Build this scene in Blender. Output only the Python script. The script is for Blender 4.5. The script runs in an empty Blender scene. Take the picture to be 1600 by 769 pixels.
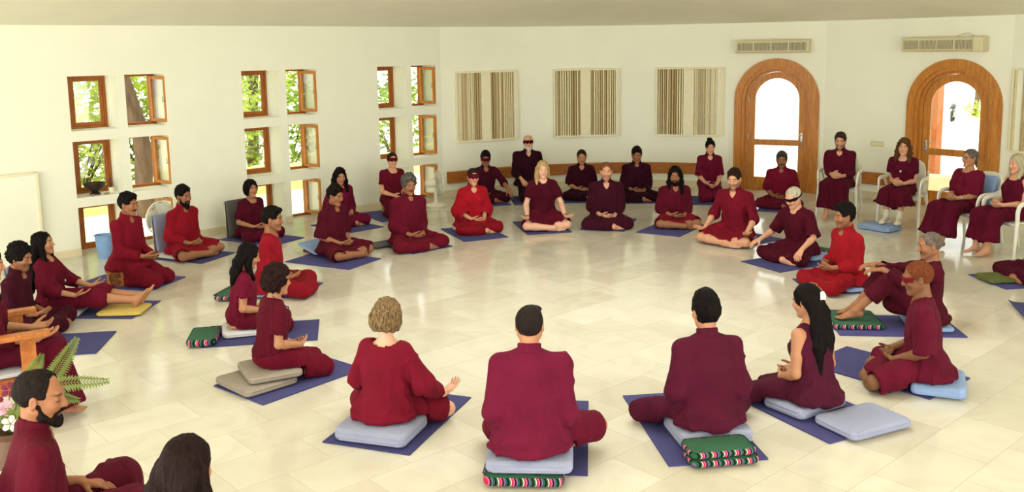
import bpy, bmesh, math, random
import numpy as np
from mathutils import Vector, Matrix
random.seed(7)
rng = np.random.default_rng(11)
COL = bpy.context.scene.collection
F32 = np.float32

# ------------------------------------------------------------------ helpers
def link(o, parent=None):
    COL.objects.link(o)
    if parent is not None:
        o.parent = parent
    return o

def tag(o, label=None, cat=None, group=None, kind=None):
    if label: o['label'] = label
    if cat: o['category'] = cat
    if group: o['group'] = group
    if kind: o['kind'] = kind
    return o

def empty(name, loc=(0, 0, 0), rz=0.0, parent=None):
    o = bpy.data.objects.new(name, None)
    o.empty_display_size = 0.1
    o.location = loc
    o.rotation_euler = (0, 0, rz)
    return link(o, parent)

def mesh_obj(name, V, Fs, mat=None, parent=None, smooth=True, col=None):
    """V (n,3); Fs a list of arrays of faces, each (m,3) or (m,4)."""
    me = bpy.data.meshes.new(name)
    V = np.asarray(V, F32)
    if isinstance(Fs, np.ndarray): Fs = [Fs]
    Fs = [np.asarray(f, np.int32) for f in Fs if len(f)]
    me.vertices.add(len(V)); me.vertices.foreach_set('co', V.ravel())
    loops = np.concatenate([f.ravel() for f in Fs])
    tot = np.concatenate([np.full(len(f), f.shape[1], np.int32) for f in Fs])
    start = np.concatenate([[0], np.cumsum(tot)[:-1]]).astype(np.int32)
    me.loops.add(len(loops)); me.loops.foreach_set('vertex_index', loops)
    me.polygons.add(len(tot)); me.polygons.foreach_set('loop_start', start)
    me.polygons.foreach_set('loop_total', tot)
    me.update(calc_edges=True)
    me.polygons.foreach_set('use_smooth', np.full(len(tot), smooth, bool))
    if col is not None:
        a = me.color_attributes.new('Col', 'FLOAT_COLOR', 'POINT')
        c4 = np.ones((len(V), 4), F32); c4[:, :3] = col
        a.data.foreach_set('color', c4.ravel())
    me.validate()
    if mat: me.materials.append(mat)
    o = bpy.data.objects.new(name, me)
    return link(o, parent)

def bm_obj(name, bm, mat=None, parent=None, smooth=False, angle=None):
    me = bpy.data.meshes.new(name)
    bmesh.ops.recalc_face_normals(bm, faces=bm.faces)
    bm.to_mesh(me); bm.free()
    if smooth:
        me.polygons.foreach_set('use_smooth', np.ones(len(me.polygons), bool))
        if angle is not None:
            try: me.set_sharp_from_angle(angle=math.radians(angle))
            except Exception: pass
    if mat: me.materials.append(mat)
    o = bpy.data.objects.new(name, me)
    return link(o, parent)

def box(bm, lo, hi, bevel=0.0, M=None, seg=2):
    r = bmesh.ops.create_cube(bm, size=1.0)
    vs = r['verts']
    for v in vs:
        v.co = Vector([lo[i] + (v.co[i] + 0.5) * (hi[i] - lo[i]) for i in range(3)])
    if bevel > 0:
        es = list({e for v in vs for e in v.link_edges})
        rb = bmesh.ops.bevel(bm, geom=es, offset=bevel, segments=seg, affect='EDGES', profile=0.5)
        vs = list({v for f in rb['faces'] for v in f.verts} | {v for v in vs if v.is_valid})
    if M is not None:
        for v in vs: v.co = M @ v.co
    return vs

def tube(bm, pts, r, n=8, closed=False, flat=None, cap=True):
    """sweep a round (or flat=(w,h)) section along pts; r may be a list."""
    pts = [Vector(p) for p in pts]
    N = len(pts)
    rings = []
    prev = None
    for i, p in enumerate(pts):
        a = pts[(i - 1) % N] if (closed or i > 0) else p
        b = pts[(i + 1) % N] if (closed or i < N - 1) else p
        t = (b - a)
        t = t.normalized() if t.length > 1e-9 else Vector((0, 0, 1))
        if prev is None:
            ref = Vector((0, 0, 1)) if abs(t.z) < 0.9 else Vector((1, 0, 0))
            u = t.cross(ref).normalized()
        else:
            u = (prev - t * prev.dot(t))
            u = u.normalized() if u.length > 1e-9 else t.orthogonal().normalized()
        prev = u
        w = t.cross(u)
        rr = r[i] if isinstance(r, (list, tuple)) else r
        ring = []
        for k in range(n):
            an = 2 * math.pi * k / n
            if flat:
                c, s = math.cos(an), math.sin(an)
                c = math.copysign(abs(c) ** 0.5, c); s = math.copysign(abs(s) ** 0.5, s)
                ring.append(bm.verts.new(p + u * flat[0] * c + w * flat[1] * s))
            else:
                ring.append(bm.verts.new(p + (u * math.cos(an) + w * math.sin(an)) * rr))
        rings.append(ring)
    M = N if closed else N - 1
    for i in range(M):
        A, B = rings[i], rings[(i + 1) % N]
        for k in range(n):
            bm.faces.new((A[k], A[(k + 1) % n], B[(k + 1) % n], B[k]))
    if cap and not closed:
        bm.faces.new(rings[0][::-1]); bm.faces.new(rings[-1])

def lathe(bm, prof, n=32, c=(0, 0, 0), M=None):
    rings = []
    for (r, z) in prof:
        ring = []
        for k in range(n):
            a = 2 * math.pi * k / n
            co = Vector((c[0] + r * math.cos(a), c[1] + r * math.sin(a), c[2] + z))
            if M is not None: co = M @ co
            ring.append(bm.verts.new(co))
        rings.append(ring)
    for i in range(len(prof) - 1):
        for k in range(n):
            bm.faces.new((rings[i][k], rings[i][(k + 1) % n], rings[i + 1][(k + 1) % n], rings[i + 1][k]))
    bm.faces.new(rings[0][::-1]); bm.faces.new(rings[-1])

def bez(pts, n=8):
    """Catmull-Rom through pts"""
    P = [Vector(p) for p in pts]
    out = []
    for i in range(len(P) - 1):
        p0 = P[i - 1] if i > 0 else P[i] * 2 - P[i + 1]
        p1, p2 = P[i], P[i + 1]
        p3 = P[i + 2] if i + 2 < len(P) else P[i + 1] * 2 - P[i]
        for k in range(n):
            t = k / n
            out.append(0.5 * ((2 * p1) + (p2 - p0) * t + (2 * p0 - 5 * p1 + 4 * p2 - p3) * t * t + (3 * p1 - p0 - 3 * p2 + p3) * t ** 3))
    out.append(P[-1])
    return out

# ------------------------------------------------------------------ materials
def srgb(r, g, b):
    f = lambda c: (c / 12.92 if c <= 0.04045 else ((c + 0.055) / 1.055) ** 2.4)
    return (f(r / 255), f(g / 255), f(b / 255))

def new_mat(name):
    m = bpy.data.materials.new(name); m.use_nodes = True
    nt = m.node_tree
    return m, nt, nt.nodes['Principled BSDF']

def N(nt, typ, **kw):
    n = nt.nodes.new(typ)
    for k, v in kw.items():
        if k in n.inputs: n.inputs[k].default_value = v
        else: setattr(n, k, v)
    return n

def tex_coord(nt, scale=(1, 1, 1), rot=(0, 0, 0)):
    tc = nt.nodes.new('ShaderNodeTexCoord')
    mp = nt.nodes.new('ShaderNodeMapping')
    mp.inputs['Scale'].default_value = scale
    mp.inputs['Rotation'].default_value = rot
    nt.links.new(tc.outputs['Object'], mp.inputs['Vector'])
    return mp.outputs['Vector']

def plain(name, col, rough=0.6, metal=0.0, var=0.08, nscale=12.0, bump=0.0, bscale=60.0, spec=0.5, scale=(1, 1, 1)):
    """a procedural material: colour mottled by noise, optional bump"""
    m, nt, b = new_mat(name)
    v = tex_coord(nt, scale)
    nz = N(nt, 'ShaderNodeTexNoise', Scale=nscale, Detail=4.0)
    nt.links.new(v, nz.inputs['Vector'])
    rp = nt.nodes.new('ShaderNodeValToRGB')
    c = np.array(col)
    rp.color_ramp.elements[0].color = (*(c * (1 - var)), 1)
    rp.color_ramp.elements[1].color = (*np.minimum(c * (1 + var), 1), 1)
    rp.color_ramp.elements[0].position = 0.3; rp.color_ramp.elements[1].position = 0.7
    nt.links.new(nz.outputs['Fac'], rp.inputs['Fac'])
    nt.links.new(rp.outputs['Color'], b.inputs['Base Color'])
    b.inputs['Roughness'].default_value = rough
    b.inputs['Metallic'].default_value = metal
    b.inputs['Specular IOR Level'].default_value = spec
    if bump > 0:
        n2 = N(nt, 'ShaderNodeTexNoise', Scale=bscale, Detail=3.0)
        nt.links.new(v, n2.inputs['Vector'])
        bp = N(nt, 'ShaderNodeBump', Strength=bump, Distance=0.01)
        nt.links.new(n2.outputs['Fac'], bp.inputs['Height'])
        nt.links.new(bp.outputs['Normal'], b.inputs['Normal'])
    return m

_cloth = {}
def cloth_mat(rgb):
    if rgb in _cloth: return _cloth[rgb]
    m, nt, b = new_mat('cloth_%d_%d_%d' % rgb)
    c = np.array(srgb(*rgb)); c = c * 0.84 + 0.03 * c.mean(); c[2] *= 1.25
    v = tex_coord(nt)
    nz = N(nt, 'ShaderNodeTexNoise', Scale=7.0, Detail=5.0)
    nt.links.new(v, nz.inputs['Vector'])
    rp = nt.nodes.new('ShaderNodeValToRGB')
    rp.color_ramp.elements[0].color = (*(c * 0.86), 1); rp.color_ramp.elements[1].color = (*(c * 1.14), 1)
    rp.color_ramp.elements[0].position = 0.3; rp.color_ramp.elements[1].position = 0.7
    nt.links.new(nz.outputs['Fac'], rp.inputs['Fac'])
    nt.links.new(rp.outputs['Color'], b.inputs['Base Color'])
    b.inputs['Roughness'].default_value = 0.85
    b.inputs['Specular IOR Level'].default_value = 0.12
    b.inputs['Sheen Weight'].default_value = 0.12
    b.inputs['Sheen Tint'].default_value = (*np.minimum(c * 3 + 0.05, 1), 1)
    mp = nt.nodes.new('ShaderNodeMapping'); mp.inputs['Scale'].default_value = (9, 9, 4)
    nt.links.new(v, mp.inputs['Vector'])
    n2 = N(nt, 'ShaderNodeTexNoise', Scale=1.6, Detail=5.0, Distortion=1.0)
    nt.links.new(mp.outputs['Vector'], n2.inputs['Vector'])
    bp = N(nt, 'ShaderNodeBump', Strength=0.5, Distance=0.02)
    nt.links.new(n2.outputs['Fac'], bp.inputs['Height'])
    n3 = N(nt, 'ShaderNodeTexNoise', Scale=420.0, Detail=1.0)
    nt.links.new(v, n3.inputs['Vector'])
    b2 = N(nt, 'ShaderNodeBump', Strength=0.12, Distance=0.003)
    nt.links.new(n3.outputs['Fac'], b2.inputs['Height'])
    nt.links.new(bp.outputs['Normal'], b2.inputs['Normal'])
    nt.links.new(b2.outputs['Normal'], b.inputs['Normal'])
    _cloth[rgb] = m
    return m

_hair = {}
def hair_mat(rgb, streak=0.5, rough=0.62):
    key = (rgb, streak)
    if key in _hair: return _hair[key]
    m, nt, b = new_mat('hair_%d_%d_%d' % rgb)
    c = np.array(srgb(*rgb))
    v = tex_coord(nt, (90, 90, 9))
    nz = N(nt, 'ShaderNodeTexNoise', Scale=1.3, Detail=4.0, Distortion=0.6)
    nt.links.new(v, nz.inputs['Vector'])
    rp = nt.nodes.new('ShaderNodeValToRGB')
    rp.color_ramp.elements[0].color = (*(c * (1 - streak)), 1)
    rp.color_ramp.elements[1].color = (*np.minimum(c * (1 + streak * 1.3), 1), 1)
    rp.color_ramp.elements[0].position = 0.32; rp.color_ramp.elements[1].position = 0.68
    nt.links.new(nz.outputs['Fac'], rp.inputs['Fac'])
    nt.links.new(rp.outputs['Color'], b.inputs['Base Color'])
    b.inputs['Roughness'].default_value = rough
    b.inputs['Specular IOR Level'].default_value = 0.08
    bp = N(nt, 'ShaderNodeBump', Strength=0.8, Distance=0.006)
    nt.links.new(nz.outputs['Fac'], bp.inputs['Height'])
    nt.links.new(bp.outputs['Normal'], b.inputs['Normal'])
    _hair[key] = m
    return m

def skin_mat():
    m, nt, b = new_mat('skin')
    at = nt.nodes.new('ShaderNodeAttribute'); at.attribute_name = 'Col'
    v = tex_coord(nt)
    nz = N(nt, 'ShaderNodeTexNoise', Scale=22.0, Detail=4.0)
    nt.links.new(v, nz.inputs['Vector'])
    hs = nt.nodes.new('ShaderNodeHueSaturation')
    mr = N(nt, 'ShaderNodeMapRange'); mr.inputs['To Min'].default_value = 0.9; mr.inputs['To Max'].default_value = 1.1
    nt.links.new(nz.outputs['Fac'], mr.inputs['Value'])
    nt.links.new(mr.outputs['Result'], hs.inputs['Value'])
    nt.links.new(at.outputs['Color'], hs.inputs['Color'])
    nt.links.new(hs.outputs['Color'], b.inputs['Base Color'])
    b.inputs['Roughness'].default_value = 0.55
    b.inputs['Specular IOR Level'].default_value = 0.35
    b.inputs['Subsurface Weight'].default_value = 0.0
    return m

def wood_mat(name, dark, light, scale=(1, 1, 1), rough=0.4, rot=(0, 0, 0)):
    m, nt, b = new_mat(name)
    v = tex_coord(nt, scale, rot)
    nz = N(nt, 'ShaderNodeTexNoise', Scale=3.0, Detail=6.0, Distortion=1.2)
    nt.links.new(v, nz.inputs['Vector'])
    rp = nt.nodes.new('ShaderNodeValToRGB')
    rp.color_ramp.elements[0].color = (*srgb(*dark), 1); rp.color_ramp.elements[1].color = (*srgb(*light), 1)
    rp.color_ramp.elements[0].position = 0.3; rp.color_ramp.elements[1].position = 0.72
    nt.links.new(nz.outputs['Fac'], rp.inputs['Fac'])
    nt.links.new(rp.outputs['Color'], b.inputs['Base Color'])
    b.inputs['Roughness'].default_value = rough
    b.inputs['Specular IOR Level'].default_value = 0.3
    return m

def glass_mat():
    m = bpy.data.materials.new('window_glass'); m.use_nodes = True
    nt = m.node_tree; nt.nodes.clear()
    out = nt.nodes.new('ShaderNodeOutputMaterial')
    mx = nt.nodes.new('ShaderNodeMixShader'); mx.inputs[0].default_value = 0.06
    tr = nt.nodes.new('ShaderNodeBsdfTransparent')
    tr.inputs['Color'].default_value = (0.96, 0.98, 0.96, 1)
    gl = nt.nodes.new('ShaderNodeBsdfGlossy'); gl.inputs['Roughness'].default_value = 0.02
    nt.links.new(tr.outputs[0], mx.inputs[1]); nt.links.new(gl.outputs[0], mx.inputs[2])
    nt.links.new(mx.outputs[0], out.inputs['Surface'])
    return m

# ------------------------------------------------------------------ noise (numpy)
_T = rng.random((32, 32, 32)).astype(F32) * 2 - 1
def vnoise(P):
    i = np.floor(P).astype(np.int64); f = (P - i).astype(F32)
    f = f * f * (3 - 2 * f)
    i &= 31; j = (i + 1) & 31
    x0, y0, z0 = i.T; x1, y1, z1 = j.T
    fx, fy, fz = f.T
    a = _T[x0, y0, z0] * (1 - fx) + _T[x1, y0, z0] * fx
    b = _T[x0, y1, z0] * (1 - fx) + _T[x1, y1, z0] * fx
    c = _T[x0, y0, z1] * (1 - fx) + _T[x1, y0, z1] * fx
    d = _T[x0, y1, z1] * (1 - fx) + _T[x1, y1, z1] * fx
    return (a * (1 - fy) + b * fy) * (1 - fz) + (c * (1 - fy) + d * fy) * fz

# ------------------------------------------------------------------ implicit surfaces -> quads (sparse surface nets)
def v3(*a): return np.array(a, F32)
def nrm(a):
    a = np.asarray(a, F32); return a / (np.linalg.norm(a) + 1e-9)

class Fld:
    def __init__(s): s.p = []
    def add(s, fn, c, r, k=0.02, op='u'):
        s.p.append((fn, np.asarray(c, F32), float(r), float(k), op)); return s
    def cone(s, a, b, ra, rb=None, k=0.02, op='u'):
        a = np.asarray(a, F32); b = np.asarray(b, F32); rb = ra if rb is None else rb
        ab = b - a; L2 = float(ab @ ab) + 1e-9
        def fn(P):
            q = P - a; t = np.clip(q @ ab / L2, 0, 1)
            return np.sqrt(((q - t[:, None] * ab) ** 2).sum(1)) - (ra + (rb - ra) * t)
        return s.add(fn, (a + b) / 2, math.sqrt(L2) / 2 + max(ra, rb), k, op)
    def chain(s, pts, rs, k=0.02, op='u'):
        for i in range(len(pts) - 1): s.cone(pts[i], pts[i + 1], rs[i], rs[i + 1], k, op)
        return s
    def cyl(s, a, b, ra, rb, k=0.01, op='u', e0=0.0):
        """cone with a flat end at b (rounded at a)"""
        a = np.asarray(a, F32); b = np.asarray(b, F32)
        ab = b - a; L = float(np.linalg.norm(ab)) + 1e-9; d = ab / L
        def fn(P):
            q = P - a; t = q @ d
            rad = np.sqrt(((q - np.clip(t, 0, None)[:, None] * d) ** 2).sum(1)) - (ra + (rb - ra) * np.clip(t / L, 0, 1.2))
            return np.maximum(rad, t - L)
        return s.add(fn, (a + b) / 2, L / 2 + max(ra, rb), k, op)
    def ell(s, c, rad, ax=None, k=0.02, op='u'):
        c = np.asarray(c, F32); rad = np.asarray(rad, F32)
        A = None if ax is None else np.stack([np.asarray(x, F32) for x in ax], 1)
        def fn(P):
            q = P - c
            if A is not None: q = q @ A
            k0 = np.sqrt(((q / rad) ** 2).sum(1)); k1 = np.sqrt(((q / (rad * rad)) ** 2).sum(1)) + 1e-9
            return k0 * (k0 - 1) / k1
        return s.add(fn, c, float(rad.max()), k, op)
    def box(s, c, half, ax=None, r=0.0, k=0.005, op='u'):
        c = np.asarray(c, F32); half = np.asarray(half, F32)
        A = None if ax is None else np.stack([np.asarray(x, F32) for x in ax], 1)
        def fn(P):
            q = P - c
            if A is not None: q = q @ A
            q = np.abs(q) - (half - r)
            return np.sqrt((np.maximum(q, 0) ** 2).sum(1)) + np.minimum(q.max(1), 0) - r
        return s.add(fn, c, float(np.linalg.norm(half)), k, op)
    def ring(s, c, axis, R, h, r, k=0.006, op='u', fl=1.0, fax=None):
        """a band: radius R about axis, half height h, thickness r"""
        c = np.asarray(c, F32); ax = nrm(axis)
        def fn(P):
            q = P - c; t = q @ ax
            w = q - t[:, None] * ax
            if fax is not None:
                f = w @ fax; w = w + ((1 / fl - 1) * f)[:, None] * fax
            rho = np.sqrt((w ** 2).sum(1))
            return np.sqrt((rho - R) ** 2 + np.maximum(np.abs(t) - h, 0) ** 2) - r
        return s.add(fn, c, math.hypot(R + r, h + r) * max(1, 1), k, op)
    def above(s, z, k=0.004):
        return s.add(lambda P: z - P[:, 2], (0, 0, 0), 1e3, k, 'i')
    def bounds(s):
        u = [q for q in s.p if q[4] == 'u']
        lo = np.min([q[1] - q[2] - 0.02 for q in u], 0); hi = np.max([q[1] + q[2] + 0.02 for q in u], 0)
        return lo, hi

def smin(a, b, k):
    h = np.clip(0.5 + 0.5 * (b - a) / k, 0, 1)
    return b * (1 - h) + a * h - k * h * (1 - h)

def surf(fld, vox, fine=None, outside=None):
    """quads of the zero set. fine: list of (c,r): only there. outside: only outside these."""
    lo, hi = fld.bounds()
    B = 8; bs = B * vox; h = bs * 0.8661
    nb = np.ceil((hi - lo) / bs).astype(int) + 1
    g = np.stack(np.meshgrid(*[np.arange(n) for n in nb], indexing='ij'), -1).reshape(-1, 3)
    cen = (lo + (g + 0.5) * bs).astype(F32)
    keep = np.ones(len(g), bool)
    if fine is not None:
        keep[:] = False
        for c, r in fine: keep |= (np.linalg.norm(cen - c, axis=1) < r)
    if outside is not None:
        for c, r in outside: keep &= ~(np.linalg.norm(cen - c, axis=1) + h * 1.15 < r)
    g, cen = g[keep], cen[keep]
    D = np.full(len(g), 9.0, F32)
    act = []
    for fn, c, r, k, op in fld.p:
        m = np.linalg.norm(cen - c, axis=1) - r < h + k + 3 * vox
        act.append(m)
        ix = np.nonzero(m)[0]
        if not len(ix): continue
        d = fn(cen[ix]).astype(F32)
        if op == 'u': D[ix] = smin(D[ix], d, k)
        elif op == 's': D[ix] = -smin(-D[ix], d, k)
        else: D[ix] = -smin(-D[ix], -d, k)
    sel = np.abs(D) < h * 1.5 + 0.01
    g, cen = g[sel], cen[sel]
    act = [m[sel] for m in act]
    nblk = len(g)
    off = np.stack(np.meshgrid(*[np.arange(B + 1)] * 3, indexing='ij'), -1).reshape(-1, 3)
    n1 = len(off)
    V = np.full((nblk, n1), 9.0, F32)
    base = (lo + g * bs).astype(F32)
    offv = (off * vox).astype(F32)
    for (fn, c, r, k, op), m in zip(fld.p, act):
        ix = np.nonzero(m)[0]
        for s0 in range(0, len(ix), 400):
            jj = ix[s0:s0 + 400]
            P = (base[jj][:, None, :] + offv[None]).reshape(-1, 3)
            d = fn(P).astype(F32).reshape(len(jj), n1)
            if op == 'u': V[jj] = smin(V[jj], d, k)
            elif op == 's': V[jj] = -smin(-V[jj], d, k)
            else: V[jj] = -smin(-V[jj], -d, k)
    V = V.reshape(nblk, B + 1, B + 1, B + 1)
    cv = np.stack([V[:, i:i + B, j:j + B, k:k + B] for i in (0, 1) for j in (0, 1) for k in (0, 1)], -1)
    neg = cv < 0
    cnt = neg.sum(-1)
    am = (cnt > 0) & (cnt < 8)
    bi, ci, cj, ck = np.nonzero(am)
    cv = cv[bi, ci, cj, ck]; neg = neg[bi, ci, cj, ck]
    cell = g[bi] * B + np.stack([ci, cj, ck], 1)
    cor = np.array([[i, j, k] for i in (0, 1) for j in (0, 1) for k in (0, 1)], F32)
    acc = np.zeros((len(cv), 3), F32); num = np.zeros(len(cv), F32)
    for a in range(8):
        for b in range(a + 1, 8):
            if np.abs(cor[a] - cor[b]).sum() != 1: continue
            m = neg[:, a] != neg[:, b]
            va, vb = cv[m, a], cv[m, b]
            t = va / (va - vb)
            acc[m] += cor[a] + t[:, None] * (cor[b] - cor[a]); num[m] += 1
    verts = lo + (cell + acc / num[:, None]) * vox
    S = (nb * B + 4).astype(np.int64)
    keyf = lambda c: ((c[:, 0] + 1) * S[1] + c[:, 1] + 1) * S[2] + c[:, 2] + 1
    key = keyf(cell.astype(np.int64))
    order = np.argsort(key); sk = key[order]
    faces = []
    e = np.eye(3, dtype=np.int64)
    for ax, corner in ((0, 4), (1, 2), (2, 1)):
        m = neg[:, 0] != neg[:, corner]
        c0 = cell[m].astype(np.int64); flip = neg[m, 0]
        b, c = (ax + 1) % 3, (ax + 2) % 3
        ids = []; ok = np.ones(len(c0), bool)
        for dd in (0 * e[b], e[b], e[b] + e[c], e[c]):
            kk = keyf(c0 - dd); p = np.searchsorted(sk, kk); p = np.minimum(p, len(sk) - 1)
            ok &= sk[p] == kk; ids.append(order[p])
        q = np.stack(ids, 1)
        q = np.where(flip[:, None], q, q[:, ::-1])
        faces.append(q[ok])
    return verts.astype(F32), np.concatenate(faces).astype(np.int32)

def vnormals(V, Fq):
    n = np.cross(V[Fq[:, 2]] - V[Fq[:, 0]], V[Fq[:, 3]] - V[Fq[:, 1]])
    out = np.zeros_like(V)
    for i in range(4): np.add.at(out, Fq[:, i], n)
    return out / (np.linalg.norm(out, axis=1, keepdims=True) + 1e-12)
# ------------------------------------------------------------------ people
SKIN = skin_mat()
MAT_MASK = cloth_mat((62, 4, 20))
MAT_DARKCORD = plain('dark_cord', srgb(30, 18, 16), 0.7)
MAT_WIRE = plain('spectacle_wire', srgb(60, 50, 40), 0.35, 0.6)
MAT_SILVER = plain('silver', (0.75, 0.74, 0.7), 0.3, 0.9)
MAT_WHITEBIT = plain('white_plastic', srgb(240, 240, 238), 0.35)
MAT_SOCK = plain('white_knit', srgb(214, 208, 190), 0.9, bump=0.4, bscale=160)

def ik(a, c, l1, l2, pole):
    a, c = np.asarray(a, F32), np.asarray(c, F32)
    d = c - a; D = float(np.linalg.norm(d)); u = d / D
    D2 = min(D, (l1 + l2) * 0.999)
    x = (l1 * l1 - l2 * l2 + D2 * D2) / (2 * D2)
    h = math.sqrt(max(l1 * l1 - x * x, 0))
    p = np.asarray(pole, F32); p = nrm(p - u * (p @ u))
    k = D / D2
    return a + u * x * k + p * h

def add_hand(B, W, hd, pn, side, curl=0.35, s=1.0, spread=1.0):
    hd = nrm(hd); pn = np.asarray(pn, F32); pn = nrm(pn - hd * (pn @ hd))
    tv = np.cross(hd, pn) * side
    offs = (0.030, 0.010, -0.0105, -0.029)
    for o in offs:
        B.cone(W + tv * o * 0.55 * s, W + (hd * 0.086 + tv * o) * s, 0.0145 * s, 0.0125 * s, 0.012)
    B.cone(W + (hd * 0.03 + tv * 0.02 + pn * 0.006) * s, W + (hd * 0.06 + tv * 0.012 + pn * 0.006) * s, 0.015 * s, 0.012 * s, 0.012)
    for o, L, cv in zip(offs, (0.074, 0.084, 0.078, 0.060), (0.9, 1.0, 1.06, 1.15)):
        p = W + (hd * 0.088 + tv * o * 1.02) * s
        ang = 0.0; fan = tv * (o * 2.2 * spread)
        r = (0.0088 if L > 0.065 else 0.0078)
        for j, (f, ca) in enumerate(((0.46, 0.5), (0.30, 1.0), (0.24, 0.7))):
            ang += curl * ca * cv
            d = nrm(hd * math.cos(ang) + pn * math.sin(ang) + fan)
            q = p + d * L * f * s
            B.cone(p, q, r * s * (1 - 0.09 * j), r * s * (0.93 - 0.09 * j), 0.003 if j == 0 else 0.002)
            p = q
    p = W + (hd * 0.022 + tv * 0.022 + pn * 0.004) * s
    q = p + nrm(hd * 0.66 + tv * 0.68 + pn * 0.3) * 0.045 * s
    B.cone(p, q, 0.0145 * s, 0.0115 * s, 0.008)
    p, q = q, q + nrm(hd * 0.86 + tv * 0.36 + pn * 0.38) * 0.033 * s
    B.cone(p, q, 0.0112 * s, 0.0095 * s, 0.003)
    p, q = q, q + nrm(hd * 0.93 + tv * 0.1 + pn * 0.4) * 0.024 * s
    B.cone(p, q, 0.0098 * s, 0.0078 * s, 0.003)

def add_foot(B, A, td, fu, side, s=1.0, toes=True):
    td = nrm(td); fu = np.asarray(fu, F32); fu = nrm(fu - td * (fu @ td))
    lv = np.cross(td, fu) * side          # toward the outer edge
    heel = A - td * 0.045 * s - fu * 0.035 * s
    ball = A + td * 0.135 * s - fu * 0.052 * s
    B.cone(A, heel, 0.034 * s, 0.031 * s, 0.02)
    B.cone(A + td * 0.01 * s, ball - lv * 0.018 * s, 0.034 * s, 0.020 * s, 0.025)
    B.cone(heel, ball + lv * 0.026 * s, 0.029 * s, 0.017 * s, 0.025)
    for o, L, r in ((-0.034, 0.062, 0.0125), (-0.013, 0.056, 0.0088), (0.004, 0.050, 0.0084), (0.020, 0.043, 0.008), (0.034, 0.033, 0.0075)):
        p = ball + lv * o * s - td * 0.012 * s
        q = p + (td * L - fu * 0.004) * s
        B.cone(p, q, r * s * 1.1, r * s, 0.004)

def displace(V, Fq, amp, kind, calm=None, calm_r=0.16):
    n = vnormals(V, Fq)
    if kind == 'cloth':
        w = np.stack([vnoise(V * 5), vnoise(V * 5 + 7.7), vnoise(V * 5 + 3.1)], 1) * 0.05
        Q = V + w
        a = 1 - np.abs(vnoise(Q * np.array([13, 13, 4.5], F32) + 3.3)) * 2
        b = 1 - np.abs(vnoise(Q * np.array([26, 26, 11], F32) + 9.1)) * 2
        c = vnoise(V * 6.5)
        a = np.sign(a) * np.abs(a) ** 1.3
        d = amp * (0.85 * a + 0.16 * b + 0.8 * c - 0.35)
    elif kind == 'drape':
        Q = V + np.stack([vnoise(V * 4), vnoise(V * 4 + 5), vnoise(V * 4 + 9)], 1) * 0.04
        a = np.abs(vnoise(Q * np.array([17, 17, 1.6], F32) + 1.3)) * 2 - 0.5
        b = vnoise(Q * np.array([34, 34, 4], F32))
        d = amp * (0.9 * a + 0.3 * b)
    elif kind == 'tuft':
        Q = V + np.stack([vnoise(V * 16), vnoise(V * 16 + 5), vnoise(V * 16 + 9)], 1) * 0.02
        d = amp * (vnoise(Q * np.array([48, 34, 34], F32)) + 0.7 * vnoise(Q * np.array([95, 60, 60], F32)))
    elif kind == 'curly':
        d = amp * (vnoise(V * 45) + 0.7 * vnoise(V * 85 + 4.2))
    elif kind == 'wavy':
        Q = V + np.stack([vnoise(V * 14), vnoise(V * 14 + 5), vnoise(V * 14 + 9)], 1) * 0.02
        d = amp * (vnoise(Q * np.array([60, 60, 18], F32)) + 0.5 * vnoise(Q * np.array([120, 120, 30], F32)))
    else:  # straight strands
        d = amp * (vnoise(V * np.array([75, 75, 9], F32)) + 0.6 * vnoise(V * np.array([160, 160, 14], F32)))
    if kind in ('cloth', 'drape'): d = np.where(d < 0, d * 0.35, d)
    if calm is not None:
        w = np.clip((np.linalg.norm(V - calm, axis=1) - calm_r * 0.68) / (calm_r * 0.6), 0.0, 1); d = d * w
    return V + n * d[:, None].astype(F32)

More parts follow.
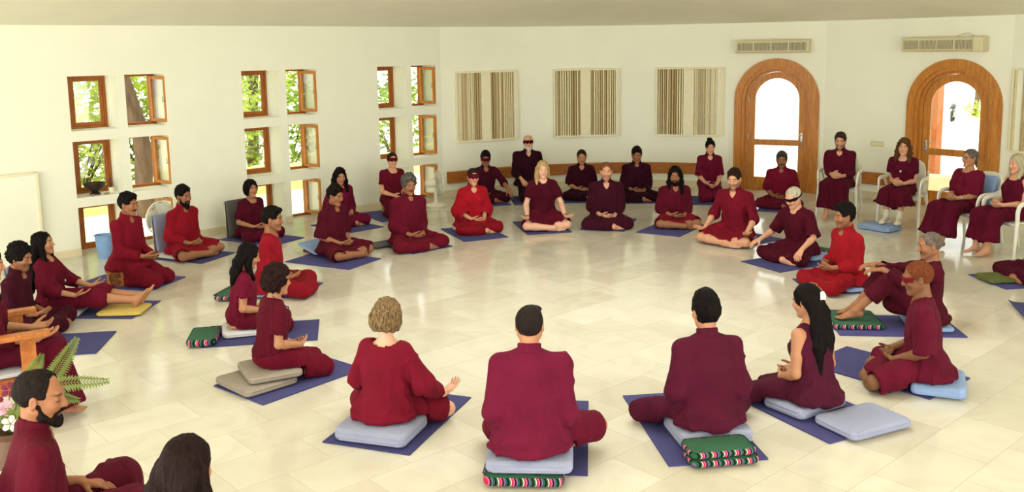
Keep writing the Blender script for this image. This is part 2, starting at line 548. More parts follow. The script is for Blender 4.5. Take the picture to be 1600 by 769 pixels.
def make_person(S):
    sc = S['sc']; hs = S['hs']; female = S.get('f', False)
    near = S.get('near', 1)                     # 0 far, 1 middle, 2 near
    vb, vh, vc, vr = ((0.013, 0.0048, 0.0125, 0.0065), (0.011, 0.0040, 0.0105, 0.0055), (0.009, 0.0033, 0.0085, 0.0045))[near]
    pose = S['pose']; yl = S.get('lean', 3.0)
    la = math.radians(yl); u = v3(S.get('side', 0.0), math.sin(la), math.cos(la)); u = nrm(u)
    P = v3(0, 0, hs + 0.09 * sc)
    W = P + u * 0.16 * sc; C = P + u * 0.30 * sc; Sh = P + u * 0.415 * sc; Nk = P + u * 0.498 * sc
    fw = nrm(np.cross(u, v3(1, 0, 0)))          # torso forward
    yw = math.radians(S.get('hyaw', 0)); pt = math.radians(S.get('hpitch', 9))
    hf = v3(math.sin(yw) * math.cos(pt), math.cos(yw) * math.cos(pt), -math.sin(pt))
    hr = v3(math.cos(yw), -math.sin(yw), 0); hu = np.cross(hr, hf)
    rl = math.radians(S.get('hroll', 0))
    hr, hu = hr * math.cos(rl) + hu * math.sin(rl), hu * math.cos(rl) - hr * math.sin(rl)
    hsx = S.get('hs_scale', 0.96 if female else 1.0) * (0.5 + 0.5 * sc)
    Hc = Nk + u * 0.052 * sc + hu * 0.083 * hsx + fw * 0.024
    HP = lambda x, y, z: Hc + (hr * x + hf * y + hu * z) * hsx
    hax = (hr, hf, hu)
    shw = (0.152 if female else 0.174) * sc * S.get('shw', 1.0)
    girth = S.get('girth', 1.0)
    # ---- legs
    leg = {}
    kx, ky = S.get('kx', 0.26), S.get('ky', 0.33)
    for sd in (1, -1):
        hip = P + v3(sd * 0.088, 0.01, -0.005) * sc
        if pose == 'X':
            kz = S.get('kz', 0.085) + 0.0
            knee = v3(sd * kx, ky, max(kz, 0.085)) * v3(sc, sc, 1)
            ank = v3(-sd * 0.07, ky + (0.07 if sd > 0 else -0.03), 0.062) * v3(sc, sc, 1)
            td, fu = nrm((-sd * 0.95, 0.05, -0.1)), nrm((0, 0.6, 0.5))
        elif pose == 'K':
            knee = v3(sd * 0.115, 0.40 * sc, 0.085); ank = v3(sd * 0.10, 0.02, 0.062)
            td, fu = nrm((0, -1, -0.12)), nrm((0, -0.1, -1))
        elif pose == 'C':
            knee = v3(sd * S.get('kx', 0.10), 0.41 * sc, hs + 0.06 + S.get('kup', 0)); ank = v3(sd * 0.085, 0.41 * sc + S.get('fwd', 0.05), S.get('az_', 0.085))
            td, fu = nrm((sd * 0.12, 1, -0.05)), v3(0, 0, 1)
        elif pose == 'U':
            knee = v3(sd * 0.10, 0.36, 0.46); ank = v3(sd * 0.085, 0.60, 0.135)
            td, fu = nrm((sd * 0.1, 1, -0.12)), v3(0, 0.1, 1)
        elif pose == 'E':
            knee = v3(sd * 0.10, 0.42 * sc, 0.155); ank = v3(sd * 0.07, 0.83 * sc, 0.115)
            td, fu = nrm((sd * 0.25, 0.55, 0.8)), nrm((0, -0.8, 0.55))
        if 'legs' in S and sd in S['legs']:
            knee, ank = [np.asarray(q, F32) for q in S['legs'][sd][:2]]
        leg[sd] = (hip, knee, ank, td, fu)
    # ---- arms
    arm = {}
    mode = S.get('hands', 'lap'); hz = hs
    for sd in (1, -1):
        J = Sh + v3(sd * shw, 0, 0) + u * 0.0
        pole = v3(sd * 0.42, -0.75, -0.5) if pose != 'C' else v3(sd * 0.25, -0.7, -0.6)
        curl = 0.35
        if mode == 'lap':
            Wr = v3(sd * 0.098, 0.205 * sc + (0.018 if sd > 0 else 0.0), max(hs + 0.115, 0.165) + (0.028 if sd > 0 else 0.0))
            hd = v3(-sd * 0.93, 0.33, -0.1); pn = v3(0, -0.35, 1)
        elif mode == 'knees':
            kn = leg[sd][1]
            Wr = kn + v3(-sd * 0.03, -0.075, 0.112); hd = v3(sd * 0.25, 0.9, -0.28); pn = v3(0, 0.2, -1); curl = 0.45
        elif mode == 'mudra':
            kn = leg[sd][1]
            Wr = kn + v3(-sd * 0.02, -0.06, 0.108); hd = v3(sd * 0.35, 0.9, 0.02); pn = v3(0, 0, 1); curl = 0.45
        elif mode == 'thigh':
            Wr = v3(sd * 0.12, 0.22 * sc, hs + 0.19); hd = v3(-sd * 0.5, 0.85, -0.12); pn = v3(0, 0, -1)
        elif mode == 'clasp':
            Wr = v3(sd * 0.075, 0.24 * sc, hs + 0.185 + (0.02 if sd > 0 else 0)); hd = v3(-sd * 0.82, 0.55, -0.12); pn = v3(-sd * 0.5, -0.45, 0.3) if sd > 0 else v3(0, -0.7, 0.5); curl = 0.5
        if 'arms' in S and sd in S['arms']:
            Wr, hd, pn, curl = S['arms'][sd][:4]; Wr = np.asarray(Wr, F32)
            if len(S['arms'][sd]) > 4: pole = np.asarray(S['arms'][sd][4], F32)
        El = ik(J, Wr, 0.285 * sc, 0.25 * sc, pole)
        arm[sd] = (J, El, Wr, nrm(hd), np.asarray(pn, F32), curl)
    # ================= body (one continuous surface)
    slv = S.get('sleeve', 1.9)
    B = Fld()
    B.ell(P + v3(0, -0.01, -0.0), (0.155 * sc, 0.112 * sc, 0.085 * sc), k=0.03)
    B.ell(W, np.array((0.135 * girth, 0.10 * girth, 0.15)) * sc, (v3(1, 0, 0), fw, u), k=0.05)
    B.ell(C + fw * 0.0, np.array((0.155, 0.100, 0.165)) * sc, (v3(1, 0, 0), fw, u), k=0.05)
    for sd in (1, -1):
        J, El, Wr, hd, pn, curl = arm[sd]
        B.cone(Nk - u * 0.035, J - v3(sd * 0.03, 0, 0.012), 0.046 * sc, 0.040 * sc, 0.04)
        B.cone(J, J * 0.45 + El * 0.55, (0.044 if slv > 0 else 0.050) * sc, 0.041 * sc, 0.03)
        B.cone(J * 0.45 + El * 0.55, El, 0.041 * sc, 0.036 * sc, 0.02)
        f1 = El * 0.7 + Wr * 0.3
        B.cone(El, f1, 0.036 * sc, 0.038 * sc, 0.015); B.cone(f1, Wr, 0.038 * sc, 0.0255 * sc, 0.015)
        add_hand(B, Wr + hd * 0.008, hd, pn, sd, curl, 0.98 * (0.5 + 0.5 * sc) * (0.94 if female else 1.0))
    for sd in (1, -1):
        hip, knee, ank, td, fu = leg[sd]
        B.cone(hip, knee, 0.078 * sc, 0.055 * sc, 0.03)
        m = knee * 0.68 + ank * 0.32
        B.cone(knee, m, 0.053 * sc, 0.052 * sc, 0.015); B.cone(m, ank, 0.052 * sc, 0.034 * sc, 0.02)
        add_foot(B, ank, td, fu, sd, 0.95 * sc)
    # neck and head
    B.ell(Nk - u * 0.080 * sc + fw * 0.036, np.array((0.095, 0.050, 0.080)) * sc, (v3(1, 0, 0), fw, u), 0.03)
    B.cone(Nk - u * 0.01, HP(0, -0.018, -0.055), 0.058 * sc * (0.86 if female else 1), 0.055 * hsx * (0.86 if female else 1), 0.03)
    B.ell(HP(0, -0.014, 0.03), np.array((0.073, 0.094, 0.086)) * hsx, hax, 0.02)
    B.ell(HP(0, 0.030, -0.022), np.array((0.058, 0.060, 0.080)) * hsx, hax, 0.03)
    jw = 0.048 if female else 0.053
    for sd in (1, -1):
        B.cone(HP(sd * jw, 0.0, -0.045), HP(sd * 0.014, 0.066, -0.094), 0.022 * hsx, 0.017 * hsx, 0.025)
        B.ell(HP(sd * 0.038, 0.062, -0.020), np.array((0.024, 0.024, 0.026)) * hsx, hax, 0.02)
    B.cone(HP(-0.008, 0.074, -0.094), HP(0.008, 0.074, -0.094), 0.015 * hsx, 0.015 * hsx, 0.015)
    B.cone(HP(-0.032, 0.078, 0.033), HP(0.032, 0.078, 0.033), 0.011 * hsx, 0.011 * hsx, 0.014)
    for sd in (1, -1):
        B.ell(HP(sd * 0.031, 0.096, 0.010), np.array((0.019, 0.014, 0.013)) * hsx, hax, 0.010, 's')
        B.ell(HP(sd * 0.031, 0.073, 0.009), np.array((0.0165, 0.0135, 0.0125)) * hsx, hax, 0.003)
    nz = S.get('nose', 1.0)
    B.cone(HP(0, 0.086, 0.020), HP(0, 0.106, -0.020), 0.0075 * hsx, 0.0115 * hsx * nz, 0.008)
    for sd in (1, -1):
        B.ell(HP(sd * 0.0115, 0.094, -0.026), np.array((0.0085, 0.010, 0.0075)) * hsx * nz, hax, 0.006)
    B.cone(HP(-0.016, 0.083, -0.052), HP(0.016, 0.083, -0.052), 0.0065 * hsx, 0.0065 * hsx, 0.006)
    B.cone(HP(-0.012, 0.082, -0.064), HP(0.012, 0.082, -0.064), 0.0078 * hsx, 0.0078 * hsx, 0.006)
    B.cone(HP(-0.022, 0.0915, -0.0578), HP(0.022, 0.0915, -0.0578), 0.0016, 0.0016, 0.004, 's')
    for sd in (1, -1):
        B.ell(HP(sd * 0.078, -0.006, -0.002), np.array((0.010, 0.017, 0.031)) * hsx, (nrm(hr + hf * -0.35 * sd), nrm(hf + hr * 0.35 * sd), hu), 0.006)
        B.ell(HP(sd * 0.088, 0.0, 0.003), np.array((0.006, 0.009, 0.017)) * hsx, hax, 0.004, 's')
    zf = S.get('zf', 0.014)
    if zf: B.above(zf)
    if S.get('cut'):
        for c_, h_ in S['cut']: B.box(c_, h_, op='s', k=0.003)
    fine = [(Hc, 0.155 * hsx)] + [(arm[sd][2] + arm[sd][3] * 0.09, 0.118) for sd in (1, -1)]
    if S.get('feet'): fine += [(leg[sd][2] + leg[sd][3] * 0.06, 0.16) for sd in S['feet']]
    V1, F1 = surf(B, vb, outside=fine)
    parts = [(V1, F1)]
    V2, F2 = surf(B, vh, fine=fine)
    V = np.concatenate([V1, V2]); Fq = np.concatenate([F1, F2 + len(V1)])
    # ---- skin tone with lips, brows, lashes, stubble
    base = np.array(srgb(*S['skin']), F32)
    col = np.tile(base, (len(V), 1))
    q = ((V - Hc) @ np.stack(hax, 1)) / hsx
    x, y, z = q.T
    face = (np.linalg.norm(q, axis=1) < 0.16) & (y > 0.035)
    def paint(w, c):
        w = (np.clip(w, 0, 1) * face)[:, None]
        col[:] = col * (1 - w) + np.array(c, F32) * w
    hairc = np.array(srgb(*S['hair'][1]), F32)
    brow = np.array(srgb(*S.get('brow', S['hair'][1])), F32)
    ax_ = np.abs(x)
    paint(0.35 * np.exp(-(((ax_ - 0.04) / 0.02) ** 2 + ((z + 0.02) / 0.02) ** 2)), base * np.array([1.08, 0.82, 0.8]))
    paint(1.3 * np.exp(-((z + 0.058) / 0.0085) ** 2 - (x / 0.019) ** 4), base * np.array([0.86, 0.52, 0.52]))
    paint(0.8 * np.exp(-((z + 0.058) / 0.0025) ** 2 - (x / 0.02) ** 4), base * 0.3)
    st = S.get('stubble', 0)
    if st:
        w = st * ((z < -0.03) & ~((np.abs(z + 0.058) < 0.009) & (ax_ < 0.02))) * np.clip((0.0 - z - 0.03 + 0.012) / 0.012, 0, 1)
        w = w * (np.linalg.norm(q, axis=1) < 0.16) * (y > -0.01)
        face0 = face; face = np.ones_like(face); paint(w, hairc * 0.7 + base * 0.2); face = face0
    bz = 0.033 - ((ax_ - 0.03) / 0.03) ** 2 * 0.006
    paint(1.2 * np.exp(-((z - bz) / 0.0048) ** 2 - ((ax_ - 0.031) / 0.019) ** 4), brow * 0.9)
    ez = 0.003 + ((ax_ - 0.031) / 0.018) ** 2 * 0.004
    paint(1.1 * np.exp(-((z - ez) / 0.0026) ** 2 - ((ax_ - 0.031) / 0.016) ** 6), brow * 0.25 + base * 0.04)
    body = mesh_obj('person', V, Fq, SKIN, col=col)
    tag(body, S['label'], 'person', S.get('group'))
    # ================= clothing
    hems = []
    def cloth(name, fld, rgb, amp=0.010, kind='cloth', vox=None, label=None):
        V, Fq = surf(fld, vox or vc)
        V0_ = V; V = displace(V, Fq, amp, kind, Nk + fw * 0.03, 0.17)
        for hp in hems:
            w = np.clip((np.linalg.norm(V0_ - hp, axis=1) - 0.08) / 0.08, 0, 1)[:, None]; V = V0_ + (V - V0_) * w
        if zf: V[:, 2] = np.maximum(V[:, 2], zf + 0.001)
        if S.get('cut'):
            for c_, h_ in S['cut']:
                c_ = np.asarray(c_, F32); h_ = np.asarray(h_, F32)
                m = (np.abs(V[:, :2] - c_[:2]) < h_[:2]).all(1) & (V[:, 2] < c_[2] + h_[2] + 0.001) & (V[:, 2] > c_[2] + h_[2] - 0.05)
                V[m, 2] = c_[2] + h_[2] + 0.001
        o = mesh_obj(name, V, Fq, cloth_mat(rgb), body)
        if label: o['label'] = label
        return o
    slv = S.get('sleeve', 1.9); loose = S.get('loose', 1.0)
    T = Fld()
    tax = (v3(1, 0, 0), fw, u)
    T.ell(W, np.array((0.162 * girth * loose, 0.125 * girth, 0.17)) * sc, tax, 0.06)
    T.ell(C, np.array((0.178, 0.120, 0.19)) * sc, tax, 0.06)
    if female:
        for sd in (1, -1):
            T.ell(C + v3(sd * 0.07, 0, 0) * sc + fw * 0.085 * sc - u * 0.0, np.array((0.062, 0.055, 0.065)) * sc, tax, 0.04)
    long_ = S.get('hem', 'long')
    if long_ == 'long':
        T.ell(P + v3(0, -0.015, 0.0), np.array((0.205 * girth * loose, 0.16 * girth, 0.12)) * sc, None, 0.06)
        T.ell(v3(0, -0.05, hs + 0.03), np.array((0.232 * loose, 0.175, 0.055)) * sc, None, 0.05)
        if pose in ('X', 'K'):
            T.ell(v3(0, 0.15 * sc, max(hs + 0.055, 0.12)), np.array((0.17, 0.15, 0.06)) * sc, None, 0.05)
    else:
        T.ell(P + v3(0, -0.01, 0.03), np.array((0.180 * girth, 0.140 * girth, 0.11)) * sc, None, 0.06)
    for sd in (1, -1):
        J, El, Wr, hd, pn, curl = arm[sd]
        if slv > 0:
            T.cone(Nk - u * 0.028, J - v3(sd * 0.012, 0, 0.004), 0.056 * sc, 0.058 * sc, 0.05)
        else:
            T.cone(Nk - u * 0.05 + v3(sd * 0.06, 0, 0), J - v3(sd * 0.045, 0, 0.0), 0.050 * sc, 0.046 * sc, 0.02)
            T.cone(C + v3(sd * 0.10, 0.04, 0), J - v3(sd * 0.06, -0.02, 0.0), 0.06 * sc, 0.045 * sc, 0.03)
        wide = S.get('wide', 1.0)
        if slv > 0:
            r0 = 0.063 * sc
            if slv <= 1:
                T.cyl(J, J + (El - J) * slv, r0, 0.066 * sc * wide, 0.03)
                T.cyl(J + (El - J) * (slv - 0.10), J + (El - J) * (slv + 0.02), 0.054 * sc * wide, 0.056 * sc * wide, 0.004, 's')
            else:
                T.cone(J, El, r0, 0.061 * sc * wide, 0.035)
                e = El + (Wr - El) * (slv - 1)
                T.cyl(El, e, 0.060 * sc * wide, 0.050 * sc * wide, 0.02)
                T.cyl(El + (Wr - El) * (slv - 1 - 0.12), El + (Wr - El) * (slv - 1 + 0.02), 0.039 * sc * wide, 0.040 * sc * wide, 0.004, 's')
    neck = S.get('neck', 'collar')
    if neck == 'round':
        T.cone(Nk + fw * 0.012 - nrm(u + fw * 0.3) * 0.06, Nk + fw * 0.012 + nrm(u + fw * 0.3) * 0.12, 0.066 * sc, 0.082 * sc, 0.006, 's')
    elif neck == 'boat':
        T.cone(Nk + v3(-0.03, 0, 0) - u * 0.07, Nk + v3(-0.03, 0, 0) + u * 0.12, 0.070 * sc, 0.082 * sc, 0.006, 's'); T.cone(Nk + v3(0.03, 0, 0) - u * 0.07, Nk + v3(0.03, 0, 0) + u * 0.12, 0.070 * sc, 0.082 * sc, 0.006, 's'); T.cone(Nk - u * 0.07, Nk + u * 0.12, 0.078 * sc, 0.09 * sc, 0.006, 's')
    elif neck == 'scoop':
        ax2 = nrm(u + fw * 0.55); T.cone(Nk + fw * 0.02 - ax2 * 0.085, Nk + fw * 0.02 + ax2 * 0.13, 0.074 * sc, 0.096 * sc, 0.006, 's')
    elif neck == 'tank':
        ax2 = nrm(u + fw * 0.5); T.cone(Nk + fw * 0.02 - ax2 * 0.10, Nk + fw * 0.02 + ax2 * 0.13, 0.078 * sc, 0.096 * sc, 0.006, 's')
    else:
        T.ell(Nk + u * 0.062 + fw * 0.008, np.array((0.063, 0.063, 0.056)) * sc, tax, 0.005, 's')
        if neck in ('v', 'collar'):
            dv = 0.15 if neck == 'v' else 0.09
            T.cone(Nk + fw * 0.080 + u * 0.03, Nk + fw * 0.140 - u * dv, 0.052 * sc, 0.018, 0.004, 's')
    if zf: T.above(zf)
    if S.get('cut'):
        for c_, h_ in S['cut']: T.box(c_, h_, op='s', k=0.003)
    top = cloth(S.get('topname', 'tunic'), T, S['top'], S.get('fold', 0.018))
    if neck in ('collar', 'v'):
        K_ = Fld()
        K_.ring(Nk + u * 0.012 + fw * 0.004, nrm(u * 1.0 + fw * 0.25), 0.066 * sc, 0.024, 0.005)
        K_.cone(Nk + fw * 0.05 + u * 0.05, Nk + fw * 0.13 - u * 0.03, 0.034 * sc, 0.028, 0.004, 's')
        Vk, Fk = surf(K_, 0.0065 if near else 0.008)
        mesh_obj('collar', Vk, Fk, cloth_mat(S['top']), top)
    # ---- lower garment
    L = Fld(); cover = S.get('cover', 2.0); bamp = S.get('bfold', 0.013); bkind = 'cloth'
    if pose == 'X':
        L.ell(P + v3(0, 0, -0.02), np.array((0.185, 0.145, 0.085)) * sc, None, 0.05)
        for sd in (1, -1):
            hip, knee, ank, td, fu = leg[sd]
            cv = S.get('cover_%s' % ('r' if sd > 0 else 'l'), cover)
            if cv >= 1.2:
                L.cone(hip, knee, 0.098 * sc, 0.073 * sc, 0.05)
                e = knee + (ank - knee) * min(cv - 1, 0.93)
                L.cyl(knee, e, 0.073 * sc, 0.062 * sc, 0.03)
            else:
                e = hip + (knee - hip) * cv
                hems.append(e)
                L.cyl(hip, e, 0.105 * sc, 0.098 * sc, 0.05)
                L.cyl(hip + (knee - hip) * (cv - 0.08), e + (knee - hip) * 0.03, 0.074 * sc, 0.078 * sc, 0.004, 's')
        if S.get('robe', True):
            L.ell(v3(0, 0.20 * sc, max(hs * 0.75, 0.05) + 0.03), np.array((0.20, 0.20, 0.065)) * sc, None, 0.06)
            if min(S.get('cover_r', cover), S.get('cover_l', cover)) >= 1.2: L.ell(v3(0, 0.33 * sc, 0.06), np.array((0.16, 0.09, 0.05)) * sc, None, 0.06)
    elif pose == 'K':
        L.ell(P + v3(0, 0, -0.01), np.array((0.18, 0.15, 0.10)) * sc, None, 0.05)
        for sd in (1, -1):
            hip, knee, ank, td, fu = leg[sd]
            L.cone(hip, knee, 0.10 * sc, 0.078 * sc, 0.06); L.cone(knee, ank, 0.075 * sc, 0.065, 0.05)
        L.ell(v3(0, 0.2, 0.10), (0.17, 0.2, 0.08), None, 0.06)
    elif pose in ('C', 'U', 'E'):
        L.ell(P + v3(0, 0, -0.01), np.array((0.175, 0.14, 0.085)) * sc, None, 0.05)
        for sd in (1, -1):
            hip, knee, ank, td, fu = leg[sd]
            if pose == 'E':
                L.cone(hip, knee, 0.10 * sc, 0.085 * sc, 0.06)
                L.cyl(knee, knee + (ank - knee) * (cover - 1), 0.085 * sc, 0.085 * sc, 0.06)
            elif pose == 'U':
                L.cone(hip, knee, 0.105 * sc, 0.085 * sc, 0.05)
                L.cyl(knee, knee + (ank - knee) * (cover - 1), 0.085 * sc, 0.085 * sc, 0.05)
            else:
                fl = S.get('flare', 0.11)
                L.cone(hip, knee, 0.10 * sc, 0.085 * sc, 0.07)
                e = knee + (ank - knee) * (cover - 1) + v3(sd * (fl - 0.085) * 0.8, 0, 0)
                L.cyl(knee, e, 0.085 * sc, fl * sc, 0.09)
        if pose == 'U':
            L.ell(v3(0, 0.2, 0.20), (0.10, 0.16, 0.10), None, 0.08)
        if pose == 'C': bkind = 'drape'; bamp = S.get('bfold', 0.015)
    if zf: L.above(zf)
    if S.get('cut'):
        for c_, h_ in S['cut']: L.box(c_, h_, op='s', k=0.003)
    cloth(S.get('botname', 'trousers'), L, S.get('bot', S['top']), bamp, bkind)
    # ================= hair
    st_, hrgb = S['hair'][0], S['hair'][1]
    if st_ != 'none':
        Hh = Fld(); t = S.get('hthick', 0.010); dk, da = 'straight', 0.0022
        fc = S.get('hline', 0.012)
        def capf(t, top=0.0):
            Hh.ell(HP(0, -0.018, 0.032 + top * 0.5), (np.array((0.076, 0.096, 0.089)) + np.array((t, t, t + top))) * hsx, hax, 0.02)
        def facecut(rx=0.094, zt=0.0, yc=0.125):
            c0 = HP(0, yc, -0.03 + fc); rr = np.array((rx, 0.094 + zt * 0.3, 0.118 + zt), F32) * hsx; A_ = np.stack(hax, 1)
            def fn(Pq):
                q = (Pq - c0) @ A_
                k0 = np.sqrt(((q / rr) ** 2).sum(1)); k1 = np.sqrt(((q / (rr * rr)) ** 2).sum(1)) + 1e-9
                return k0 * (k0 - 1) / k1 + 0.006 * vnoise(Pq * 70) 
            Hh.add(fn, c0, float(rr.max()) + 0.01, 0.006, 's')
            for sd in (1, -1):          # temples
                if rx > 0.08: Hh.ell(HP(sd * 0.078, 0.072, 0.046 + fc), np.array((0.032, 0.030, 0.034)) * hsx, hax, 0.01, 's')
        def below(z, y0=-0.30):
            Hh.box(HP(0, y0 / 2, z - 0.2), np.array((0.4, 0.6, 0.2)) * hsx, hax, op='s', k=0.01)
        def sides(yf=-0.018, z=0.012):
            Hh.box(HP(0, yf + 0.15, z - 0.15), np.array((0.3, 0.15, 0.15)) * hsx, hax, op='s', k=0.008)
        if st_ == 'short':
            ht_ = S.get('htop', 0.008); capf(t, ht_)
            Hh.ell(HP(0.012, 0.048, 0.098 + ht_ * 0.7), np.array((0.056, 0.050, 0.024 + ht_ * 0.5)) * hsx, hax, 0.02)
            facecut(); below(-0.058); sides(); dk, da = 'tuft', S.get('tuft', 0.005)
            for sd in (1, -1): Hh.ell(HP(sd * 0.09, -0.004, -0.006), np.array((0.022, 0.026, 0.034)) * hsx, hax, 0.004, 's')
        elif st_ == 'receding':
            capf(t * 0.7); facecut(0.10, 0.018 + S.get('recede', 0.0)); below(-0.062); sides(); dk, da = 'tuft', 0.003
            for sd in (1, -1): Hh.ell(HP(sd * 0.09, -0.004, -0.006), np.array((0.022, 0.026, 0.034)) * hsx, hax, 0.004, 's')
        elif st_ == 'fringe':      # bald on top, hair round the back and sides
            capf(t * 0.7); facecut(0.10, 0.03); below(-0.062); sides()
            Hh.ell(HP(0, 0.01, 0.13), np.array((0.066, 0.105, 0.075)) * hsx, hax, 0.01, 's')
        elif st_ == 'bob':
            hb_ = S.get('hbulk', 1.0); capf(0.020 * hb_, 0.006)
            Hh.ell(HP(0, -0.028, -0.018), np.array((0.104 * hb_, 0.100 * hb_, 0.105)) * hsx, hax, 0.03)
            facecut(0.076); below(S.get('hlen', -0.105)); dk, da = S.get('hk', ('wavy', 0.006))
        elif st_ == 'curlyshort':
            capf(0.026, 0.012)
            Hh.ell(HP(0, -0.035, -0.02), np.array((0.098, 0.098, 0.085)) * hsx, hax, 0.03)
            facecut(0.086); below(-0.095); sides(0.0, -0.03); dk, da = 'curly', 0.011
        elif st_ == 'afro':
            capf(0.019, 0.012); facecut(0.088); below(-0.07); sides(-0.005, -0.01); dk, da = 'curly', 0.009
        elif st_ in ('long', 'longwavy', 'longcurly', 'halfup', 'longfront'):
            capf(0.012, 0.004)
            dk, da = {'longwavy': ('wavy', 0.008), 'longcurly': ('curly', 0.015)}.get(st_, ('straight', 0.003))
            Lh = S.get('hlen', 0.40)
            dn = v3(0, 0, -1)
            for i, xo in enumerate((-0.062, -0.022, 0.022, 0.062)):
                a = HP(xo, -0.055, 0.0)
                b = HP(xo * 1.15, -0.085, -0.10)
                zc = np.asarray(b) + dn * (Lh - 0.1 - 0.03 * (i % 2)) - fw * S.get('hback', 0.05) + u * 0.0
                r1 = 0.040
                Hh.cone(a, b, 0.045 * hsx, r1 * hsx, 0.02); zm = (np.asarray(b) + zc) / 2 + v3((xo > 0) * 0.02 - 0.01, 0, 0); Hh.cone(b, zm, r1 * hsx, 0.038 * S.get('hbulk', 1.0), 0.02); Hh.cone(zm, zc, 0.038 * S.get('hbulk', 1.0), 0.016, 0.015)
            facecut(0.078 if st_ == 'longfront' else 0.074)
            if S.get('front', True):
                for sd in S.get('fsides', (1, -1)):
                    fl_ = S.get('flen', 0.26)
                    a = HP(sd * 0.070, 0.0, 0.02); b = HP(sd * 0.088, 0.012, -0.09)
                    c_ = np.asarray(b) + v3(sd * 0.02, 0.035, -1) * (fl_ - 0.09) + fw * 0.035
                    Hh.chain([a, b, c_], [0.026 * hsx, 0.030 * hsx, 0.018], 0.02)
        elif st_ == 'tied':
            capf(0.007); facecut(0.084, 0.006); below(-0.055); sides(-0.012, 0.0)
            Hh.cone(HP(0, -0.10, -0.045), HP(0, -0.115, -0.13), 0.022, 0.012, 0.015)
        elif st_ == 'updo':
            capf(0.010); facecut(0.080); below(-0.055); sides(-0.005, -0.005)
            Hh.ell(HP(0.01, -0.05, 0.125), np.array((0.045, 0.04, 0.032)) * hsx, hax, 0.01)
            Hh.cone(HP(0.03, -0.05, 0.13), HP(0.055, -0.04, 0.155), 0.014, 0.006, 0.006)
        Vh, Fh = surf(Hh, vr)
        Vh = displace(Vh, Fh, da, dk)
        mesh_obj('hair', Vh, Fh, hair_mat(hrgb, S.get('streak', 0.45)), body)
    if S.get('bald_top'):
        pass
    bd = S.get('beard')
    if bd:
        Hb = Fld(); bl = bd.get('len', 0.02)
        for sd in (1, -1):
            Hb.cone(HP(sd * 0.060, 0.012, -0.022), HP(sd * 0.052, 0.03, -0.07), 0.014 * hsx, 0.018 * hsx, 0.015)
            Hb.cone(HP(sd * 0.052, 0.03, -0.07), HP(sd * 0.012, 0.076, -0.098 - bl * 0.4), 0.018 * hsx, 0.020 * hsx, 0.02)
            if bd.get('mous', True):
                Hb.cone(HP(sd * 0.006, 0.098, -0.043), HP(sd * 0.030, 0.078, -0.058), 0.0068 * hsx, 0.0065 * hsx, 0.006)
                Hb.cone(HP(sd * 0.030, 0.078, -0.058), HP(sd * 0.030, 0.07, -0.085), 0.009 * hsx, 0.012 * hsx, 0.012)
        Hb.cone(HP(0, 0.082, -0.090), HP(0, 0.082, -0.095 - bl), 0.020 * hsx, 0.016 * hsx, 0.02)
        if bl > 0.05:
            for sd in (-1, 0, 1): Hb.cone(HP(sd * 0.02, 0.078, -0.09), HP(sd * 0.012, 0.088, -0.09 - bl), 0.024 * hsx, 0.010 * hsx, 0.02)
        Hb.cone(HP(-0.013, 0.10, -0.060), HP(0.013, 0.10, -0.060), 0.0085, 0.0085, 0.004, 's')
        Vh, Fh = surf(Hb, vr * 0.85); Vh = displace(Vh, Fh, 0.002, 'curly')
        mesh_obj('beard', Vh, Fh, hair_mat(bd.get('col', hrgb), 0.4), body)
    if S.get('moustache'):
        Hb = Fld()
        for sd in (1, -1): Hb.cone(HP(sd * 0.003, 0.097, -0.043), HP(sd * 0.030, 0.080, -0.053), 0.0062 * hsx, 0.0045 * hsx, 0.005)
        Vh, Fh = surf(Hb, vr * 0.7)
        mesh_obj('moustache', Vh, Fh, hair_mat(S['moustache'], 0.4), body)
    if S.get('mask'):
        Hm = Fld(); zc = S.get('mask_z', 0.012)
        tt = S.get('mask_t', 0.006)
        R0 = np.array((0.081, 0.110, 0.098)); 
        if S.get('mask_over'): R0 = R0 + 0.010
        def band(Pq):
            q = ((Pq - Hc) @ np.stack(hax, 1)) / hsx
            qq = q - np.array((0, -0.012, 0.02), F32)
            k0 = np.sqrt(((qq / R0) ** 2).sum(1)); k1 = np.sqrt(((qq / (R0 * R0)) ** 2).sum(1)) + 1e-9
            d = np.abs(k0 * (k0 - 1) / k1 - 0.002) - tt * 0.6
            fr = np.clip((q[:, 1] - 0.0) / 0.05, 0, 1)
            hh = 0.010 + S.get('mask_h', 0.020) * fr - 0.010 * fr * np.exp(-(q[:, 0] / 0.012) ** 2) * (q[:, 2] < zc)
            o_ = np.maximum(d, np.abs(q[:, 2] - zc) - hh)
            if S.get('mask_front'): o_ = np.maximum(o_, 0.045 - q[:, 1])
            return o_ * hsx
        Hm.add(band, Hc, 0.13, 0.003)
        Vh, Fh = surf(Hm, 0.0042 if near else 0.005)
        mesh_obj('eye_mask', Vh, Fh, cloth_mat(S['mask']) , body)
    if S.get('glasses'):
        bm = bmesh.new()
        for sd in (1, -1):
            tube(bm, [Vector(HP(sd * 0.033 + 0.023 * math.cos(a), 0.098 - 0.008 * abs(math.cos(a)), 0.006 + 0.018 * math.sin(a))) for a in np.linspace(0, 2 * math.pi, 17)[:-1]], 0.0016, 6, True)
            tube(bm, [Vector(HP(*p)) for p in ((sd * 0.056, 0.09, 0.010), (sd * 0.078, 0.06, 0.012), (sd * 0.084, 0.0, 0.010), (sd * 0.083, -0.02, -0.005))], 0.0015, 6)
        tube(bm, [Vector(HP(*p)) for p in ((-0.011, 0.099, 0.010), (0, 0.103, 0.013), (0.011, 0.099, 0.010))], 0.0015, 6)
        bm_obj('glasses', bm, MAT_WIRE, body, True)
